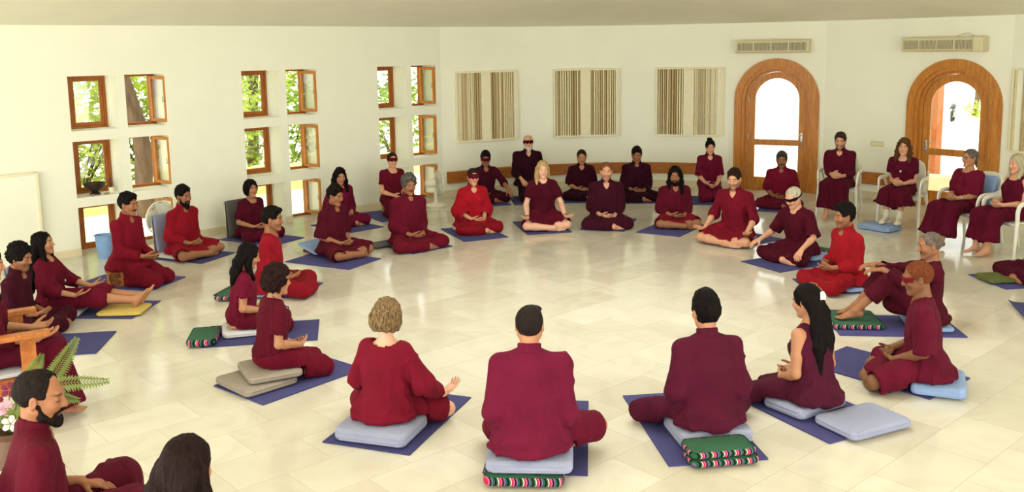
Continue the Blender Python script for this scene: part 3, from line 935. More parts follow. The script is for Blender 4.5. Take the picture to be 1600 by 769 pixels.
    if S.get('necklace'):
        bm = bmesh.new(); ln = S['necklace']
        pts = []
        for i in range(21):
            t = i / 20 * 2 - 1; a = t * math.pi * 0.98
            dz = -(math.cos(a) * 0.5 + 0.5) * ln
            r = 0.066 if abs(t) > 0.6 else 0.075
            ca = math.cos(a)
            p = Nk + v3(math.sin(a) * r, 0, 0) + fw * (0.03 + (ca * (0.057 + (0.26 if female else 0.2) * min(ln, 0.21)) if ca > 0 else ca * 0.062)) + u * (0.03 + dz)
            pts.append(Vector(p))
        tube(bm, pts, 0.0030, 6)
        nk = bm_obj('necklace', bm, MAT_DARKCORD, body, True)
        if S.get('pendant'):
            bm = bmesh.new(); bmesh.ops.create_uvsphere(bm, u_segments=12, v_segments=8, radius=0.014)
            for v in bm.verts: v.co = Vector((v.co.x, v.co.y * 0.45, v.co.z * 1.25)) + min(pts, key=lambda p: p.z) + Vector(fw) * 0.006
            bm_obj('pendant', bm, MAT_SILVER, nk, True)
    for (sd, t, colr, r) in S.get('bracelet', []):
        J, El, Wr, hd, pn, curl = arm[sd]
        bm = bmesh.new(); d = Vector(nrm(Wr - El)); c_ = Vector(Wr + (El - Wr) * t)
        e1 = d.orthogonal().normalized(); e2 = d.cross(e1)
        tube(bm, [c_ + (e1 * math.cos(a) + e2 * math.sin(a)) * (0.030 * sc) for a in np.linspace(0, 2 * math.pi, 15)[:-1]], r, 6, True)
        bm_obj('bracelet', bm, colr, body, True)
    if S.get('socks'):
        for sd in (1, -1):
            hip, knee, ank, td, fu = leg[sd]
            K_ = Fld(); add_foot(K_, ank, td, fu, sd, 1.04 * sc)
            K_.cyl(ank, ank + nrm(knee - ank) * 0.09, 0.040, 0.046, 0.01)
            K_.cone(ank + td * 0.15 - fu * 0.045, ank + td * 0.17 - fu * 0.05, 0.03, 0.022, 0.03)
            K_.above(S.get('zs', 0.016))
            Vk, Fk = surf(K_, 0.007)
            mesh_obj('sock', Vk, Fk, MAT_SOCK, body)
    if S.get('clip'):
        bm = bmesh.new()
        for k in range(5):
            a = (k - 2) * 0.011
            tube(bm, bez([HP(-0.020 + a * 0.4, -0.125 , 0.035 + a), HP(0.0 + a * 0.3, -0.142, 0.037 + a), HP(0.026 + a * 0.3, -0.128, 0.03 + a)], 4), 0.0058, 6)
        tube(bm, bez([HP(-0.012, -0.138, 0.065), HP(0.0, -0.15, 0.04), HP(-0.004, -0.143, 0.005)], 5), 0.008, 8)
        bm_obj('hair_clip', bm, MAT_WHITEBIT, body, True)
    body.location = (S['pos'][0], S['pos'][1], S.get('z0', 0.0))
    body.rotation_euler = (0, 0, -math.radians(S['az']))
    return body
# ------------------------------------------------------------------ the hall
M_WALL = plain('limewash_plaster', srgb(239, 240, 225), 0.9, var=0.015, nscale=2.5, bump=0.08, bscale=30, spec=0.1)
M_CEIL = plain('ceiling_plaster', srgb(244, 242, 226), 0.9, var=0.02, nscale=1.5, spec=0.1)
M_SKIRT = plain('marble_skirting', srgb(222, 210, 180), 0.35, var=0.06, nscale=4)
M_WOOD = wood_mat('teak_vertical', (166, 100, 32), (206, 140, 62), (14, 14, 1.2), 0.4)
M_WOODW = wood_mat('teak_window', (136, 72, 22), (176, 104, 40), (16, 16, 1.5), 0.45)
M_RAIL = wood_mat('teak_rail', (146, 84, 30), (188, 120, 54), (3, 3, 22), 0.4)
M_GLASS = glass_mat()
M_METAL = plain('brushed_metal', (0.45, 0.43, 0.38), 0.35, 0.9)
M_ACW = plain('ac_casing', srgb(214, 205, 168), 0.5, var=0.03)
M_GRILL = plain('ac_grille', srgb(120, 116, 98), 0.6, var=0.1)
M_OUT = plain('pale_paving', srgb(236, 230, 206), 0.8, var=0.06, nscale=2)
M_PARAPET = plain('garden_wall', srgb(232, 214, 140), 0.9, var=0.06, nscale=3)
def leaf_mat(name, c, var):
    m = plain(name, c, 0.55, var=var, nscale=2.2)
    nt = m.node_tree; b = nt.nodes['Principled BSDF']; out = nt.nodes['Material Output']
    tr = nt.nodes.new('ShaderNodeBsdfTranslucent'); mx = nt.nodes.new('ShaderNodeMixShader'); mx.inputs[0].default_value = 0.5
    src = b.inputs['Base Color'].links[0].from_socket
    nt.links.new(src, tr.inputs['Color']); nt.links.new(b.outputs[0], mx.inputs[1]); nt.links.new(tr.outputs[0], mx.inputs[2])
    nt.links.new(mx.outputs[0], out.inputs['Surface'])
    return m
M_LEAF = leaf_mat('leaf_green', srgb(172, 190, 76), 0.35)
M_LEAFD = leaf_mat('leaf_dark', srgb(122, 150, 56), 0.4)
M_BARK = plain('bark', srgb(84, 66, 48), 0.9, var=0.35, nscale=6, bump=0.8, bscale=14, scale=(3, 3, 0.6))
M_COLUMN = plain('terracotta_column', srgb(190, 112, 66), 0.8, var=0.05)

def floor_mat():
    m, nt, b = new_mat('marble_tiles')
    v = tex_coord(nt, (1, 1, 1), (0, 0, math.radians(-42)))
    br = nt.nodes.new('ShaderNodeTexBrick')
    br.offset = 0.5; br.squash = 1.0
    for k, val in (('Scale', 1.0), ('Mortar Size', 0.0022), ('Mortar Smooth', 0.3), ('Bias', 0.0), ('Brick Width', 0.62), ('Row Height', 0.40)):
        br.inputs[k].default_value = val
    br.inputs['Color1'].default_value = (*srgb(218, 216, 207), 1)
    br.inputs['Color2'].default_value = (*srgb(205, 201, 189), 1)
    br.inputs['Mortar'].default_value = (*srgb(186, 178, 158), 1)
    nt.links.new(v, br.inputs['Vector'])
    n1 = N(nt, 'ShaderNodeTexNoise', Scale=2.2, Detail=8.0, Distortion=1.6)
    nt.links.new(v, n1.inputs['Vector'])
    rp = nt.nodes.new('ShaderNodeValToRGB')
    rp.color_ramp.elements[0].color = (*srgb(226, 218, 200), 1); rp.color_ramp.elements[0].position = 0.3
    rp.color_ramp.elements[1].color = (*srgb(250, 247, 234), 1); rp.color_ramp.elements[1].position = 0.62
    nt.links.new(n1.outputs['Fac'], rp.inputs['Fac'])
    mx = nt.nodes.new('ShaderNodeMix'); mx.data_type = 'RGBA'; mx.blend_type = 'MULTIPLY'
    mx.inputs['Factor'].default_value = 0.45
    nt.links.new(br.outputs['Color'], mx.inputs['A']); nt.links.new(rp.outputs['Color'], mx.inputs['B'])
    nt.links.new(mx.outputs['Result'], b.inputs['Base Color'])
    n2 = N(nt, 'ShaderNodeTexNoise', Scale=3.0, Detail=3.0)
    nt.links.new(v, n2.inputs['Vector'])
    mr = N(nt, 'ShaderNodeMapRange'); mr.inputs['To Min'].default_value = 0.07; mr.inputs['To Max'].default_value = 0.17
    nt.links.new(n2.outputs['Fac'], mr.inputs['Value'])
    nt.links.new(mr.outputs['Result'], b.inputs['Roughness'])
    b.inputs['Specular IOR Level'].default_value = 0.45
    n3 = N(nt, 'ShaderNodeTexNoise', Scale=1.1, Detail=2.0)
    nt.links.new(v, n3.inputs['Vector'])
    bp = N(nt, 'ShaderNodeBump', Strength=0.05, Distance=0.02)
    nt.links.new(n3.outputs['Fac'], bp.inputs['Height'])
    nt.links.new(bp.outputs['Normal'], b.inputs['Normal'])
    return m

WALL_H = 2.84
V0, V1, V2, V3_, V4, V5, V6, V7, V8 = [Vector((x, y, 0)) for x, y in ((-7.2, 9.6), (-1.15, 15.42), (0.35, 16.2), (2.2, 16.4), (3.75, 15.95), (5.15, 15.25), (5.9, 14.5), (7.066, 13.155), (8.6, 10.2))]

def facet(A, B):
    d = (B - A).normalized(); out = Vector((-d.y, d.x, 0))       # outward for A->B clockwise seen from above
    def P(s, z, o=0.0): return A + d * s + out * o + Vector((0, 0, z))
    return P, (B - A).length, d, out

def facet_matrix(A, B, s, z, o=0.0):
    """frame on a wall: x along it (A->B), y outward, z up"""
    P, L, d, out = facet(A, B)
    M = Matrix.Identity(4)
    M.col[0][:3] = d; M.col[1][:3] = out; M.col[2][:3] = (0, 0, 1); M.col[3][:3] = P(s, z, o)
    return M

def quad(bm, *ps): bm.faces.new([bm.verts.new(p) for p in ps])

def wall_with_holes(bm, A, B, holes, thick):
    P, L, d, out = facet(A, B)
    ss = sorted({0.0, L} | {h[0] for h in holes} | {h[1] for h in holes})
    zs = sorted({0.0, WALL_H} | {h[2] for h in holes} | {h[3] for h in holes})
    def hole(s, z): return any(h[0] < s < h[1] and h[2] < z < h[3] for h in holes)
    ni, nj = len(ss) - 1, len(zs) - 1
    H = [[hole((ss[i] + ss[i + 1]) / 2, (zs[j] + zs[j + 1]) / 2) for j in range(nj)] for i in range(ni)]
    for i in range(ni):
        for j in range(nj):
            a, b, c, e = ss[i], ss[i + 1], zs[j], zs[j + 1]
            if not H[i][j]:
                quad(bm, P(a, c), P(b, c), P(b, e), P(a, e))
                quad(bm, P(a, c, thick), P(a, e, thick), P(b, e, thick), P(b, c, thick))
            else:
                if i == 0 or not H[i - 1][j]: quad(bm, P(a, c), P(a, e), P(a, e, thick), P(a, c, thick))
                if i == ni - 1 or not H[i + 1][j]: quad(bm, P(b, c), P(b, c, thick), P(b, e, thick), P(b, e))
                if zs[j] > 0.01 and (j == 0 or not H[i][j - 1]): quad(bm, P(a, c), P(a, c, thick), P(b, c, thick), P(b, c))
                if j == nj - 1 or not H[i][j + 1]: quad(bm, P(a, e), P(b, e), P(b, e, thick), P(a, e, thick))
    for s in (0, L): quad(bm, P(s, 0), P(s, WALL_H), P(s, WALL_H, thick), P(s, 0, thick))
    quad(bm, P(0, WALL_H), P(L, WALL_H), P(L, WALL_H, thick), P(0, WALL_H, thick))

def wall_with_arch(bm, A, B, sc_, half, zc, thick):
    P, L, d, out = facet(A, B)
    n = 28
    def arc(k):
        a = math.pi * k / n
        return sc_ - half * math.cos(a), zc + half * math.sin(a)
    for o in (0.0, thick):
        quad(bm, P(0, 0, o), P(sc_ - half, 0, o), P(sc_ - half, zc, o), P(0, zc, o))
        quad(bm, P(sc_ + half, 0, o), P(L, 0, o), P(L, zc, o), P(sc_ + half, zc, o))
        quad(bm, P(0, zc, o), P(sc_ - half, zc, o), P(sc_ - half, WALL_H, o), P(0, WALL_H, o))
        quad(bm, P(sc_ + half, zc, o), P(L, zc, o), P(L, WALL_H, o), P(sc_ + half, WALL_H, o))
        for k in range(n):
            a, b = arc(k), arc(k + 1)
            quad(bm, P(a[0], a[1], o), P(b[0], b[1], o), P(b[0], WALL_H, o), P(a[0], WALL_H, o))
    for k in range(n):
        a, b = arc(k), arc(k + 1)
        quad(bm, P(*a), P(*b), P(*b, thick), P(*a, thick))
    for s in (sc_ - half, sc_ + half): quad(bm, P(s, 0), P(s, zc), P(s, zc, thick), P(s, 0, thick))
    for s in (0, L): quad(bm, P(s, 0), P(s, WALL_H), P(s, WALL_H, thick), P(s, 0, thick))
    quad(bm, P(0, WALL_H), P(L, WALL_H), P(L, WALL_H, thick), P(0, WALL_H, thick))

def struct(o): o['kind'] = 'structure'; return o

# floor, ceiling
ROOM = [V0, V1, V2, V3_, V4, V5, V6, V7, V8, Vector((8.9, 5.5, 0)), Vector((7.2, 0.5, 0)), Vector((4.0, -2.6, 0)), Vector((-3.5, -2.6, 0)), Vector((-7.6, 1.0, 0)), Vector((-8.8, 5.5, 0))]
def build_shell():
    # back wall between the windows and the doors runs in a smooth curve
    curve = bez([V1, V2, V3_, V4], 6)
    curve = [V1] + curve[1:-1] + [V4]
    ring = [V0] + curve + [V5, V6, V7, V8] + ROOM[9:]
    cx = Vector((0.8, 7.6, 0))
    bm = bmesh.new()
    big = [p + (p - cx).normalized() * 0.62 for p in ring]
    f = bm.faces.new([bm.verts.new(p) for p in big])
    r = bmesh.ops.extrude_face_region(bm, geom=[f])
    for v in r['geom']:
        if isinstance(v, bmesh.types.BMVert): v.co.z -= 0.1
    struct(bm_obj('floor', bm, floor_mat()))
    # ceiling: a shallow cone of plaster with an unseen round opening, added for a fill lamp
    bm = bmesh.new()
    n = len(ring); oc = Vector((0.8, 7.8, 0)); R = 1.9
    flange, outer, inner, rim = [], [], [], []
    for p in ring:
        q = p + (p - cx).normalized() * 0.62
        flange.append(bm.verts.new((q.x, q.y, WALL_H + 0.004)))
        outer.append(bm.verts.new((p.x, p.y, WALL_H - 0.004)))
        dd = (p - oc).normalized()
        inner.append(bm.verts.new((oc.x + dd.x * R, oc.y + dd.y * R, 3.75)))
        rim.append(bm.verts.new((oc.x + dd.x * R, oc.y + dd.y * R, 4.25)))
    for i in range(n):
        j = (i + 1) % n
        bm.faces.new((flange[i], flange[j], outer[j], outer[i])); bm.faces.new((outer[i], outer[j], inner[j], inner[i])); bm.faces.new((inner[i], inner[j], rim[j], rim[i]))
    struct(bm_obj('ceiling', bm, M_CEIL, smooth=True, angle=20))
    bm = bmesh.new(); lathe(bm, [(0.01, 4.26), (2.0, 4.26), (2.0, 4.30), (0.01, 4.30)], 40, (oc.x, oc.y, 0)); struct(bm_obj('skylight_panel', bm, M_CEIL))  # opaque disc added over the opening to keep the sun out
    # left wall with three groups of six openings
    holes = []
    cols = [(2.52, 3.10), (3.21, 3.74), (4.82, 5.40), (5.51, 6.03), (7.12, 7.69), (7.78, 8.30)]
    rows = [(1.55, 2.22), (0.72, 1.42), (0.0, 0.60)]
    for a, b in cols:
        for c, e in rows: holes.append((a, b, c, e))
    bm = bmesh.new(); wall_with_holes(bm, V0, V1, holes, 0.5)
    struct(bm_obj('wall_left', bm, M_WALL))
    bm = bmesh.new()
    for i in range(len(curve) - 1):
        P, L, d, out = facet(curve[i], curve[i + 1])
        a, b, = curve[i], curve[i + 1]
        up = Vector((0, 0, WALL_H))
        oa = Vector((a - oc)); oa.z = 0; oa = oa.normalized() * 0.3; ob = Vector(b - oc); ob.z = 0; ob = ob.normalized() * 0.3
        quad(bm, a, b, b + up, a + up); quad(bm, a + oa, a + oa + up, b + ob + up, b + ob)
        quad(bm, a + up, b + up, b + ob + up, a + oa + up)
    bmesh.ops.remove_doubles(bm, verts=bm.verts, dist=0.001)
    struct(bm_obj('wall_back', bm, M_WALL, smooth=True, angle=50))
    bm = bmesh.new(); wall_with_arch(bm, V4, V5, 0.79, 0.60, 1.545, 0.3); struct(bm_obj('wall_right_back', bm, M_WALL))
    bm = bmesh.new(); wall_with_holes(bm, V5, V6, [], 0.3); struct(bm_obj('wall_right_pier', bm, M_WALL))
    bm = bmesh.new(); wall_with_arch(bm, V6, V7, 1.0, 0.60, 1.53, 0.3); struct(bm_obj('wall_right', bm, M_WALL))
    # walls beside and behind the camera, with assumed, unseen window openings for fill lamps
    names = ['wall_far_right', 'wall_near_right', 'wall_camera_right', 'wall_camera_corner', 'wall_camera', 'wall_camera_left', 'wall_near_left', 'wall_far_left']
    rest = [V8] + ROOM[9:] + [V0]
    bm = bmesh.new(); wall_with_holes(bm, V7, V8, [], 0.3); struct(bm_obj('wall_far_right', bm, M_WALL))
    for i in range(len(rest) - 1):
        P, L, d, out = facet(rest[i], rest[i + 1])
        k = i + 1
        hs_ = []
        if k in (2, 3, 4, 5, 6): hs_ = [(0.7, L - 0.7, 0.5, 2.6)]
        bm = bmesh.new(); wall_with_holes(bm, rest[i], rest[i + 1], hs_, 0.25)
        struct(bm_obj(names[min(k, 7)], bm, M_WALL))
    # skirting
    for nm, pts in (('baseboard_back', curve), ('baseboard_pier', [V5 + (V4 - V5).normalized() * -0.0, V6]), ):
        bm = bmesh.new()
        for i in range(len(pts) - 1):
            a, b = pts[i], pts[i + 1]
            P, L, d, out = facet(a, b)
            for (o0, z0, o1, z1) in ((-0.014, 0.0, -0.014, 0.115), (-0.014, 0.115, 0.0, 0.12)):
                quad(bm, P(0, z0, o0), P(L, z0, o0), P(L, z1, o1), P(0, z1, o1))
        bmesh.ops.remove_doubles(bm, verts=bm.verts, dist=0.004)
        struct(bm_obj(nm, bm, M_SKIRT))
    bm = bmesh.new()
    P, L, d, out = facet(V0, V1)
    edges = [0.0] + [x for c in ((2.52, 3.10), (3.21, 3.74), (4.82, 5.40), (5.51, 6.03), (7.12, 7.69), (7.78, 8.30)) for x in c] + [L]
    for i in range(0, len(edges), 2):
        a, b = edges[i], edges[i + 1]
        quad(bm, P(a, 0, -0.012), P(b, 0, -0.012), P(b, 0.09, -0.012), P(a, 0.09, -0.012)); quad(bm, P(a, 0.09, -0.012), P(b, 0.09, -0.012), P(b, 0.093, 0), P(a, 0.093, 0))
    struct(bm_obj('baseboard_left', bm, M_SKIRT))
    return curve, cols, rows

CURVE, WCOLS, WROWS = build_shell()

# windows: teak frames deep in the openings, the right-hand column with its casement open inwards
def build_windows():
    n = 0
    ang = {1: 102, 3: 100, 5: 96}
    for ci, (a, b) in enumerate(WCOLS):
        for ri, (c, e) in enumerate(WROWS):
            n += 1
            off = 0.115 if ci % 2 == 0 else 0.0
            s0, s1 = a + off, b
            M = facet_matrix(V0, V1, s0, c, 0.36)
            w, h = s1 - s0, e - c
            root = empty('window_%d' % n); root.matrix_world = M; root['kind'] = 'structure'
            bm = bmesh.new(); t = 0.034; dp = 0.06; tr = 0.075 if ci % 2 else t
            box(bm, (0, 0, 0), (t, dp, h), 0.004); box(bm, (w - tr, 0, 0), (w, dp, h), 0.004)
            box(bm, (t, 0, h - t), (w - tr, dp, h), 0.004); box(bm, (t, 0, 0), (w - tr, dp, t), 0.004)
            bm_obj('window_frame', bm, M_WOODW, root)
            if ci % 2 == 0:
                bm = bmesh.new(); box(bm, (-off, 0.02, 0), (0, 0.05, h))
                bm_obj('plaster_return', bm, M_WALL, root)
            iw, ih = w - 2 * t, h - 2 * t
            def sash(width, height):
                bm = bmesh.new(); q = 0.042
                box(bm, (0, 0, 0), (q, 0.035, height), 0.003); box(bm, (width - q, 0, 0), (width, 0.035, height), 0.003)
                box(bm, (q, 0, height - q), (width - q, 0.035, height), 0.003); box(bm, (q, 0, 0), (width - q, 0.035, q), 0.003)
                return bm, q
            if ci in ang:
                bm, q = sash(0.34, ih)
                sh = bm_obj('casement', bm, M_WOOD, root)
                sh.matrix_parent_inverse = Matrix.Identity(4)
                # hinged on the right stile, swung into the room
                sh.location = (w - tr, 0.0, t); sh.rotation_euler = (0, 0, math.radians(180 + ang[ci]))
                bm = bmesh.new(); box(bm, (q, 0.014, q), (0.34 - q, 0.020, ih - q)); bm_obj('pane', bm, M_GLASS, sh)
                bm = bmesh.new(); tube(bm, [(0.318, -0.006, ih * 0.45), (0.318, -0.03, ih * 0.45), (0.318, -0.03, ih * 0.56)], 0.006, 6); bm_obj('window_catch', bm, M_METAL, sh, True)
            else:
                bm, q = sash(iw, ih)
                sh = bm_obj('casement', bm, M_WOODW, root); sh.location = (t, 0.012, t)
                bm = bmesh.new(); box(bm, (q, 0.014, q), (iw - q, 0.020, ih - q)); bm_obj('pane', bm, M_GLASS, sh)
build_windows()

def arch_band(bm, R0, R1, zc, y0, y1, n=32, bev=0.0):
    """an upright arch ring from the floor: outer radius R0, inner R1"""
    def path(R):
        pts = [(-R, 0.0)] + [(-R * math.cos(math.pi * k / n), zc + R * math.sin(math.pi * k / n)) for k in range(n + 1)] + [(R, 0.0)]
        return pts
    A, B = path(R0), path(R1)
    va = [[bm.verts.new((x, y, z)) for x, z in A] for y in (y0, y1)]
    vb = [[bm.verts.new((x, y, z)) for x, z in B] for y in (y0, y1)]
    m = len(A)
    for i in range(m - 1):
        bm.faces.new((va[0][i], va[0][i + 1], vb[0][i + 1], vb[0][i])); bm.faces.new((va[1][i], vb[1][i], vb[1][i + 1], va[1][i + 1]))
        bm.faces.new((va[0][i], va[1][i], va[1][i + 1], va[0][i + 1])); bm.faces.new((vb[0][i], vb[0][i + 1], vb[1][i + 1], vb[1][i]))
    for i in (0, m - 1): bm.faces.new((va[0][i], vb[0][i], vb[1][i], va[1][i]))

def build_door(n, A, B, s, zc, hinge):
    """arched teak door; hinge = -1 hinges on the left, +1 on the right"""
    root = empty('door_%d' % n); root.matrix_world = facet_matrix(A, B, s, 0.0); root['kind'] = 'structure'
    bm = bmesh.new()
    arch_band(bm, 0.695, 0.575, zc, -0.045, 0.02); arch_band(bm, 0.605, 0.520, zc, -0.02, 0.12); arch_band(bm, 0.530, 0.475, zc, 0.03, 0.16)
    bm_obj('door_frame', bm, M_WOOD, root, True, 30)
    leaf = empty('door_leaf', (0, 0, 0), 0, root)
    bm = bmesh.new()
    arch_band(bm, 0.470, 0.362, zc, 0.06, 0.105)
    box(bm, (-0.362, 0.062, 0.775), (0.362, 0.103, 0.875)); box(bm, (-0.362, 0.062, 0.008), (0.362, 0.103, 0.225))
    bm_obj('leaf_frame', bm, M_WOOD, leaf, True, 30)
    bm = bmesh.new()
    k = 24
    pts = [(0.362 * math.cos(math.pi * i / k), zc + 0.362 * math.sin(math.pi * i / k)) for i in range(k + 1)] + [(-0.362, 0.875), (0.362, 0.875)]
    f0 = [bm.verts.new((x, 0.08, z)) for x, z in pts]; f1 = [bm.verts.new((x, 0.086, z)) for x, z in pts]
    bm.faces.new(f0); bm.faces.new(f1[::-1])
    for i in range(len(pts)): bm.faces.new((f0[i], f1[i], f1[(i + 1) % len(pts)], f0[(i + 1) % len(pts)]))
    bm_obj('upper_pane', bm, M_GLASS, leaf)
    bm = bmesh.new(); box(bm, (-0.362, 0.08, 0.225), (0.362, 0.086, 0.775)); bm_obj('lower_pane', bm, M_GLASS, leaf)
    bm = bmesh.new()
    hx = -hinge * 0.412
    box(bm, (hx - 0.018, 0.052, 0.80), (hx + 0.018, 0.062, 1.0), 0.003)
    tube(bm, bez([(hx, 0.055, 0.955), (hx, 0.0, 0.957), (hx + hinge * 0.03, -0.008, 0.965), (hx + hinge * 0.10, -0.005, 0.955), (hx + hinge * 0.125, -0.002, 0.968)], 4), 0.009, 8)
    lathe(bm, [(0.015, 0), (0.02, 0.006), (0.02, 0.012), (0.008, 0.016)], 14, M=Matrix.Translation((hx, 0.052, 0.86)) @ Matrix.Rotation(math.radians(90), 4, 'X'))
    bm_obj('door_handle', bm, M_METAL, leaf, True, 40)
    for z in (0.25, 0.85, 1.5):
        bm = bmesh.new(); lathe(bm, [(0.008, 0), (0.008, 0.11)], 10, (hinge * 0.472, 0.05, z)); bm_obj('hinge', bm, M_METAL, leaf, True, 40)
    bm = bmesh.new(); box(bm, (-0.475, 0.03, -0.002), (0.475, 0.2, 0.010)); bm_obj('threshold', bm, M_WOOD, root)
build_door(1, V4, V5, 0.79, 1.545, -1)
build_door(2, V6, V7, 1.00, 1.53, 1)
# ------------------------------------------------------------------ fittings on the walls
M_SLAT = [plain('slat_cream', srgb(222, 210, 168), 0.7, var=0.04), plain('slat_tan', srgb(186, 164, 118), 0.7, var=0.05), plain('slat_gap', srgb(128, 108, 74), 0.8, var=0.08)]
def acoustic_panel(A, B, s, label):
    t = empty('acoustic_panel'); t.matrix_world = facet_matrix(A, B, s, 0.91, 0.0)
    tag(t, label, 'wall panel', 'slatted acoustic panels on the back wall')
    w, h = 1.17, 1.19
    bm = bmesh.new(); q = 0.03
    box(bm, (0, -0.035, 0), (q, 0.06, h), 0.004); box(bm, (w - q, -0.035, 0), (w, 0.06, h), 0.004)
    box(bm, (q, -0.035, h - q), (w - q, 0.06, h), 0.004); box(bm, (q, -0.035, 0), (w - q, 0.06, q), 0.004)
    box(bm, (0.475, -0.03, q), (0.655, 0.05, h - q), 0.003); box(bm, (1.10, -0.028, q), (w - q, 0.05, h - q), 0.003)
    bm_obj('panel_frame', bm, M_ACW_PALE, t)
    for x0 in (0.045, 0.665):
        bm = bmesh.new(); box(bm, (x0, 0.03, q), (x0 + 0.43, 0.05, h - q)); bk = bm_obj('slat_backing', bm, M_SLAT[2], t)
        bm = bmesh.new(); b2 = bmesh.new(); x = x0
        while x < x0 + 0.42:
            ww = rng.choice([0.020, 0.026, 0.030]); dp = rng.choice([-0.022, -0.012, 0.0, 0.008])
            box(b2 if rng.random() < 0.42 else bm, (x, dp, q), (min(x + ww, x0 + 0.43), 0.032, h - q), 0.002)
            x += ww + rng.choice([0.010, 0.014, 0.018])
        bm_obj('slats', bm, M_SLAT[0], t)
        bm_obj('slats', b2, M_SLAT[1], t)
M_ACW_PALE = plain('panel_frame_paint', srgb(232, 226, 196), 0.7, var=0.03)
acoustic_panel(V1, V2, 0.25, 'slatted cream acoustic panel nearest the tall windows')
acoustic_panel(V2, V3_, 0.40, 'slatted cream acoustic panel in the middle of the back wall')
acoustic_panel(V3_, V4, 0.36, 'slatted cream acoustic panel beside the first arched door')
acoustic_panel(V7, V8, 0.03, 'slatted cream acoustic panel cut off at the right edge beyond the second arched door')

def ac_unit(A, B, s, z, label, cover):
    t = empty('air_conditioner'); t.matrix_world = facet_matrix(A, B, s, z, -0.004); tag(t, label, 'air conditioner', 'air conditioners over the arched doors')
    w, h, d = 1.19, 0.215, 0.20
    bm = bmesh.new()
    prof = [(0, 0), (-d * 0.80, 0.0), (-d, 0.03), (-d, h - 0.03), (-d * 0.9, h), (0, h)]
    a = [bm.verts.new((0, y, zz)) for y, zz in prof]; b = [bm.verts.new((w, y, zz)) for y, zz in prof]
    bm.faces.new(a); bm.faces.new(b[::-1])
    for i in range(len(prof)): bm.faces.new((a[i], b[i], b[(i + 1) % 6], a[(i + 1) % 6]))
    bm_obj('casing', bm, M_ACW, t)
    w1 = w - (0.15 if cover else 0.04)
    for x0, x1 in ((0.03, w1 / 2 - 0.005), (w1 / 2 + 0.015, w1)):
        bm = bmesh.new(); box(bm, (x0, -d - 0.006, 0.038), (x1, -d + 0.004, h - 0.042))
        g = bm_obj('grille', bm, M_GRILL, t)
        bm = bmesh.new(); n = 26
        for k in range(n):
            x = x0 + (x1 - x0) * (k + 0.5) / n; box(bm, (x - 0.0035, -d - 0.012, 0.038), (x + 0.0035, -d - 0.004, h - 0.042))
        box(bm, ((x0 + x1) / 2 - 0.009, -d - 0.014, 0.034), ((x0 + x1) / 2 + 0.009, -d - 0.004, h - 0.038))
        bm_obj('louvre', bm, M_ACW, g)
        bm = bmesh.new()
        for (p, q) in (((x0 - 0.01, 0.028), (x1 + 0.01, 0.04)), ((x0 - 0.01, h - 0.044), (x1 + 0.01, h - 0.034))): box(bm, (p[0], -d - 0.016, p[1]), (q[0], -d, q[1]))
        bm_obj('grille_rim', bm, M_ACW, g)
    if cover:
        bm = bmesh.new(); box(bm, (w - 0.135, -d - 0.022, 0.004), (w + 0.004, -0.02, h - 0.004), 0.008); bm_obj('end_cover', bm, M_ACW, t)
        bm = bmesh.new(); tube(bm, bez([(0.72, -0.02, h - 0.005), (0.80, -0.03, h + 0.03), (0.9, -0.02, h + 0.055), (0.97, -0.02, h + 0.02), (1.0, -0.02, h - 0.005)], 5), 0.006, 6); bm_obj('cable', bm, M_ACW, t, True)
    else:
        bm = bmesh.new(); tube(bm, [(0.6, -0.03, h - 0.01), (0.6, -0.03, h + 0.02), (0.61, -0.005, h + 0.03)], 0.006, 6); bm_obj('cable', bm, M_ACW, t, True)
ac_unit(V4, V5, 0.13, 2.33, 'long cream air conditioner with two grilles above the first arched door', False)
ac_unit(V6, V7, 0.26, 2.33, 'long cream air conditioner with end cover and cable above the second arched door', True)

def rail(name, pts, label, z0=0.235, z1=0.435, d=0.05):
    bm = bmesh.new(); ra = []
    n = len(pts)
    for i, p in enumerate(pts):
        a = pts[max(i - 1, 0)]; b = pts[min(i + 1, n - 1)]
        t = (b - a).normalized(); inn = Vector((t.y, -t.x, 0))
        ra.append([bm.verts.new(p + inn * o + Vector((0, 0, z))) for o, z in ((0.004, z0), (d, z0 + 0.008), (d, z1 - 0.008), (0.004, z1))])
    for i in range(n - 1):
        for k in range(4): bm.faces.new((ra[i][k], ra[i][(k + 1) % 4], ra[i + 1][(k + 1) % 4], ra[i + 1][k]))
    bm.faces.new(ra[0]); bm.faces.new(ra[-1][::-1])
    tag(bm_obj(name, bm, M_RAIL), label, 'back rail', 'wooden back rails on the wall')
_c = [CURVE[0] + (CURVE[1] - CURVE[0]).normalized() * 0.06] + CURVE[1:-1] + [CURVE[-1] + (CURVE[-2] - CURVE[-1]).normalized() * 0.1]
rail('back_rail', _c, 'long curved wooden board fixed low along the back wall behind the sitters')
_P, _L, _, _ = facet(V5, V6)
rail('back_rail', [_P(0.12, 0), _P(_L, 0), facet(V6, V7)[0](0.26, 0)], 'short wooden board fixed low on the wall between the two arched doors')

t = empty('switch_plate'); t.matrix_world = facet_matrix(V5, V6, 0.80, 0.85); tag(t, 'cream light switch plate on the wall left of the second arched door', 'switch')
bm = bmesh.new(); box(bm, (0, -0.012, 0), (0.21, -0.001, 0.085), 0.003); bm_obj('plate', bm, M_ACW, t)
for k in range(5):
    bm = bmesh.new(); box(bm, (0.02 + k * 0.036, -0.018, 0.022), (0.046 + k * 0.036, -0.010, 0.062), 0.002); bm_obj('switch', bm, M_ACW_PALE, t)

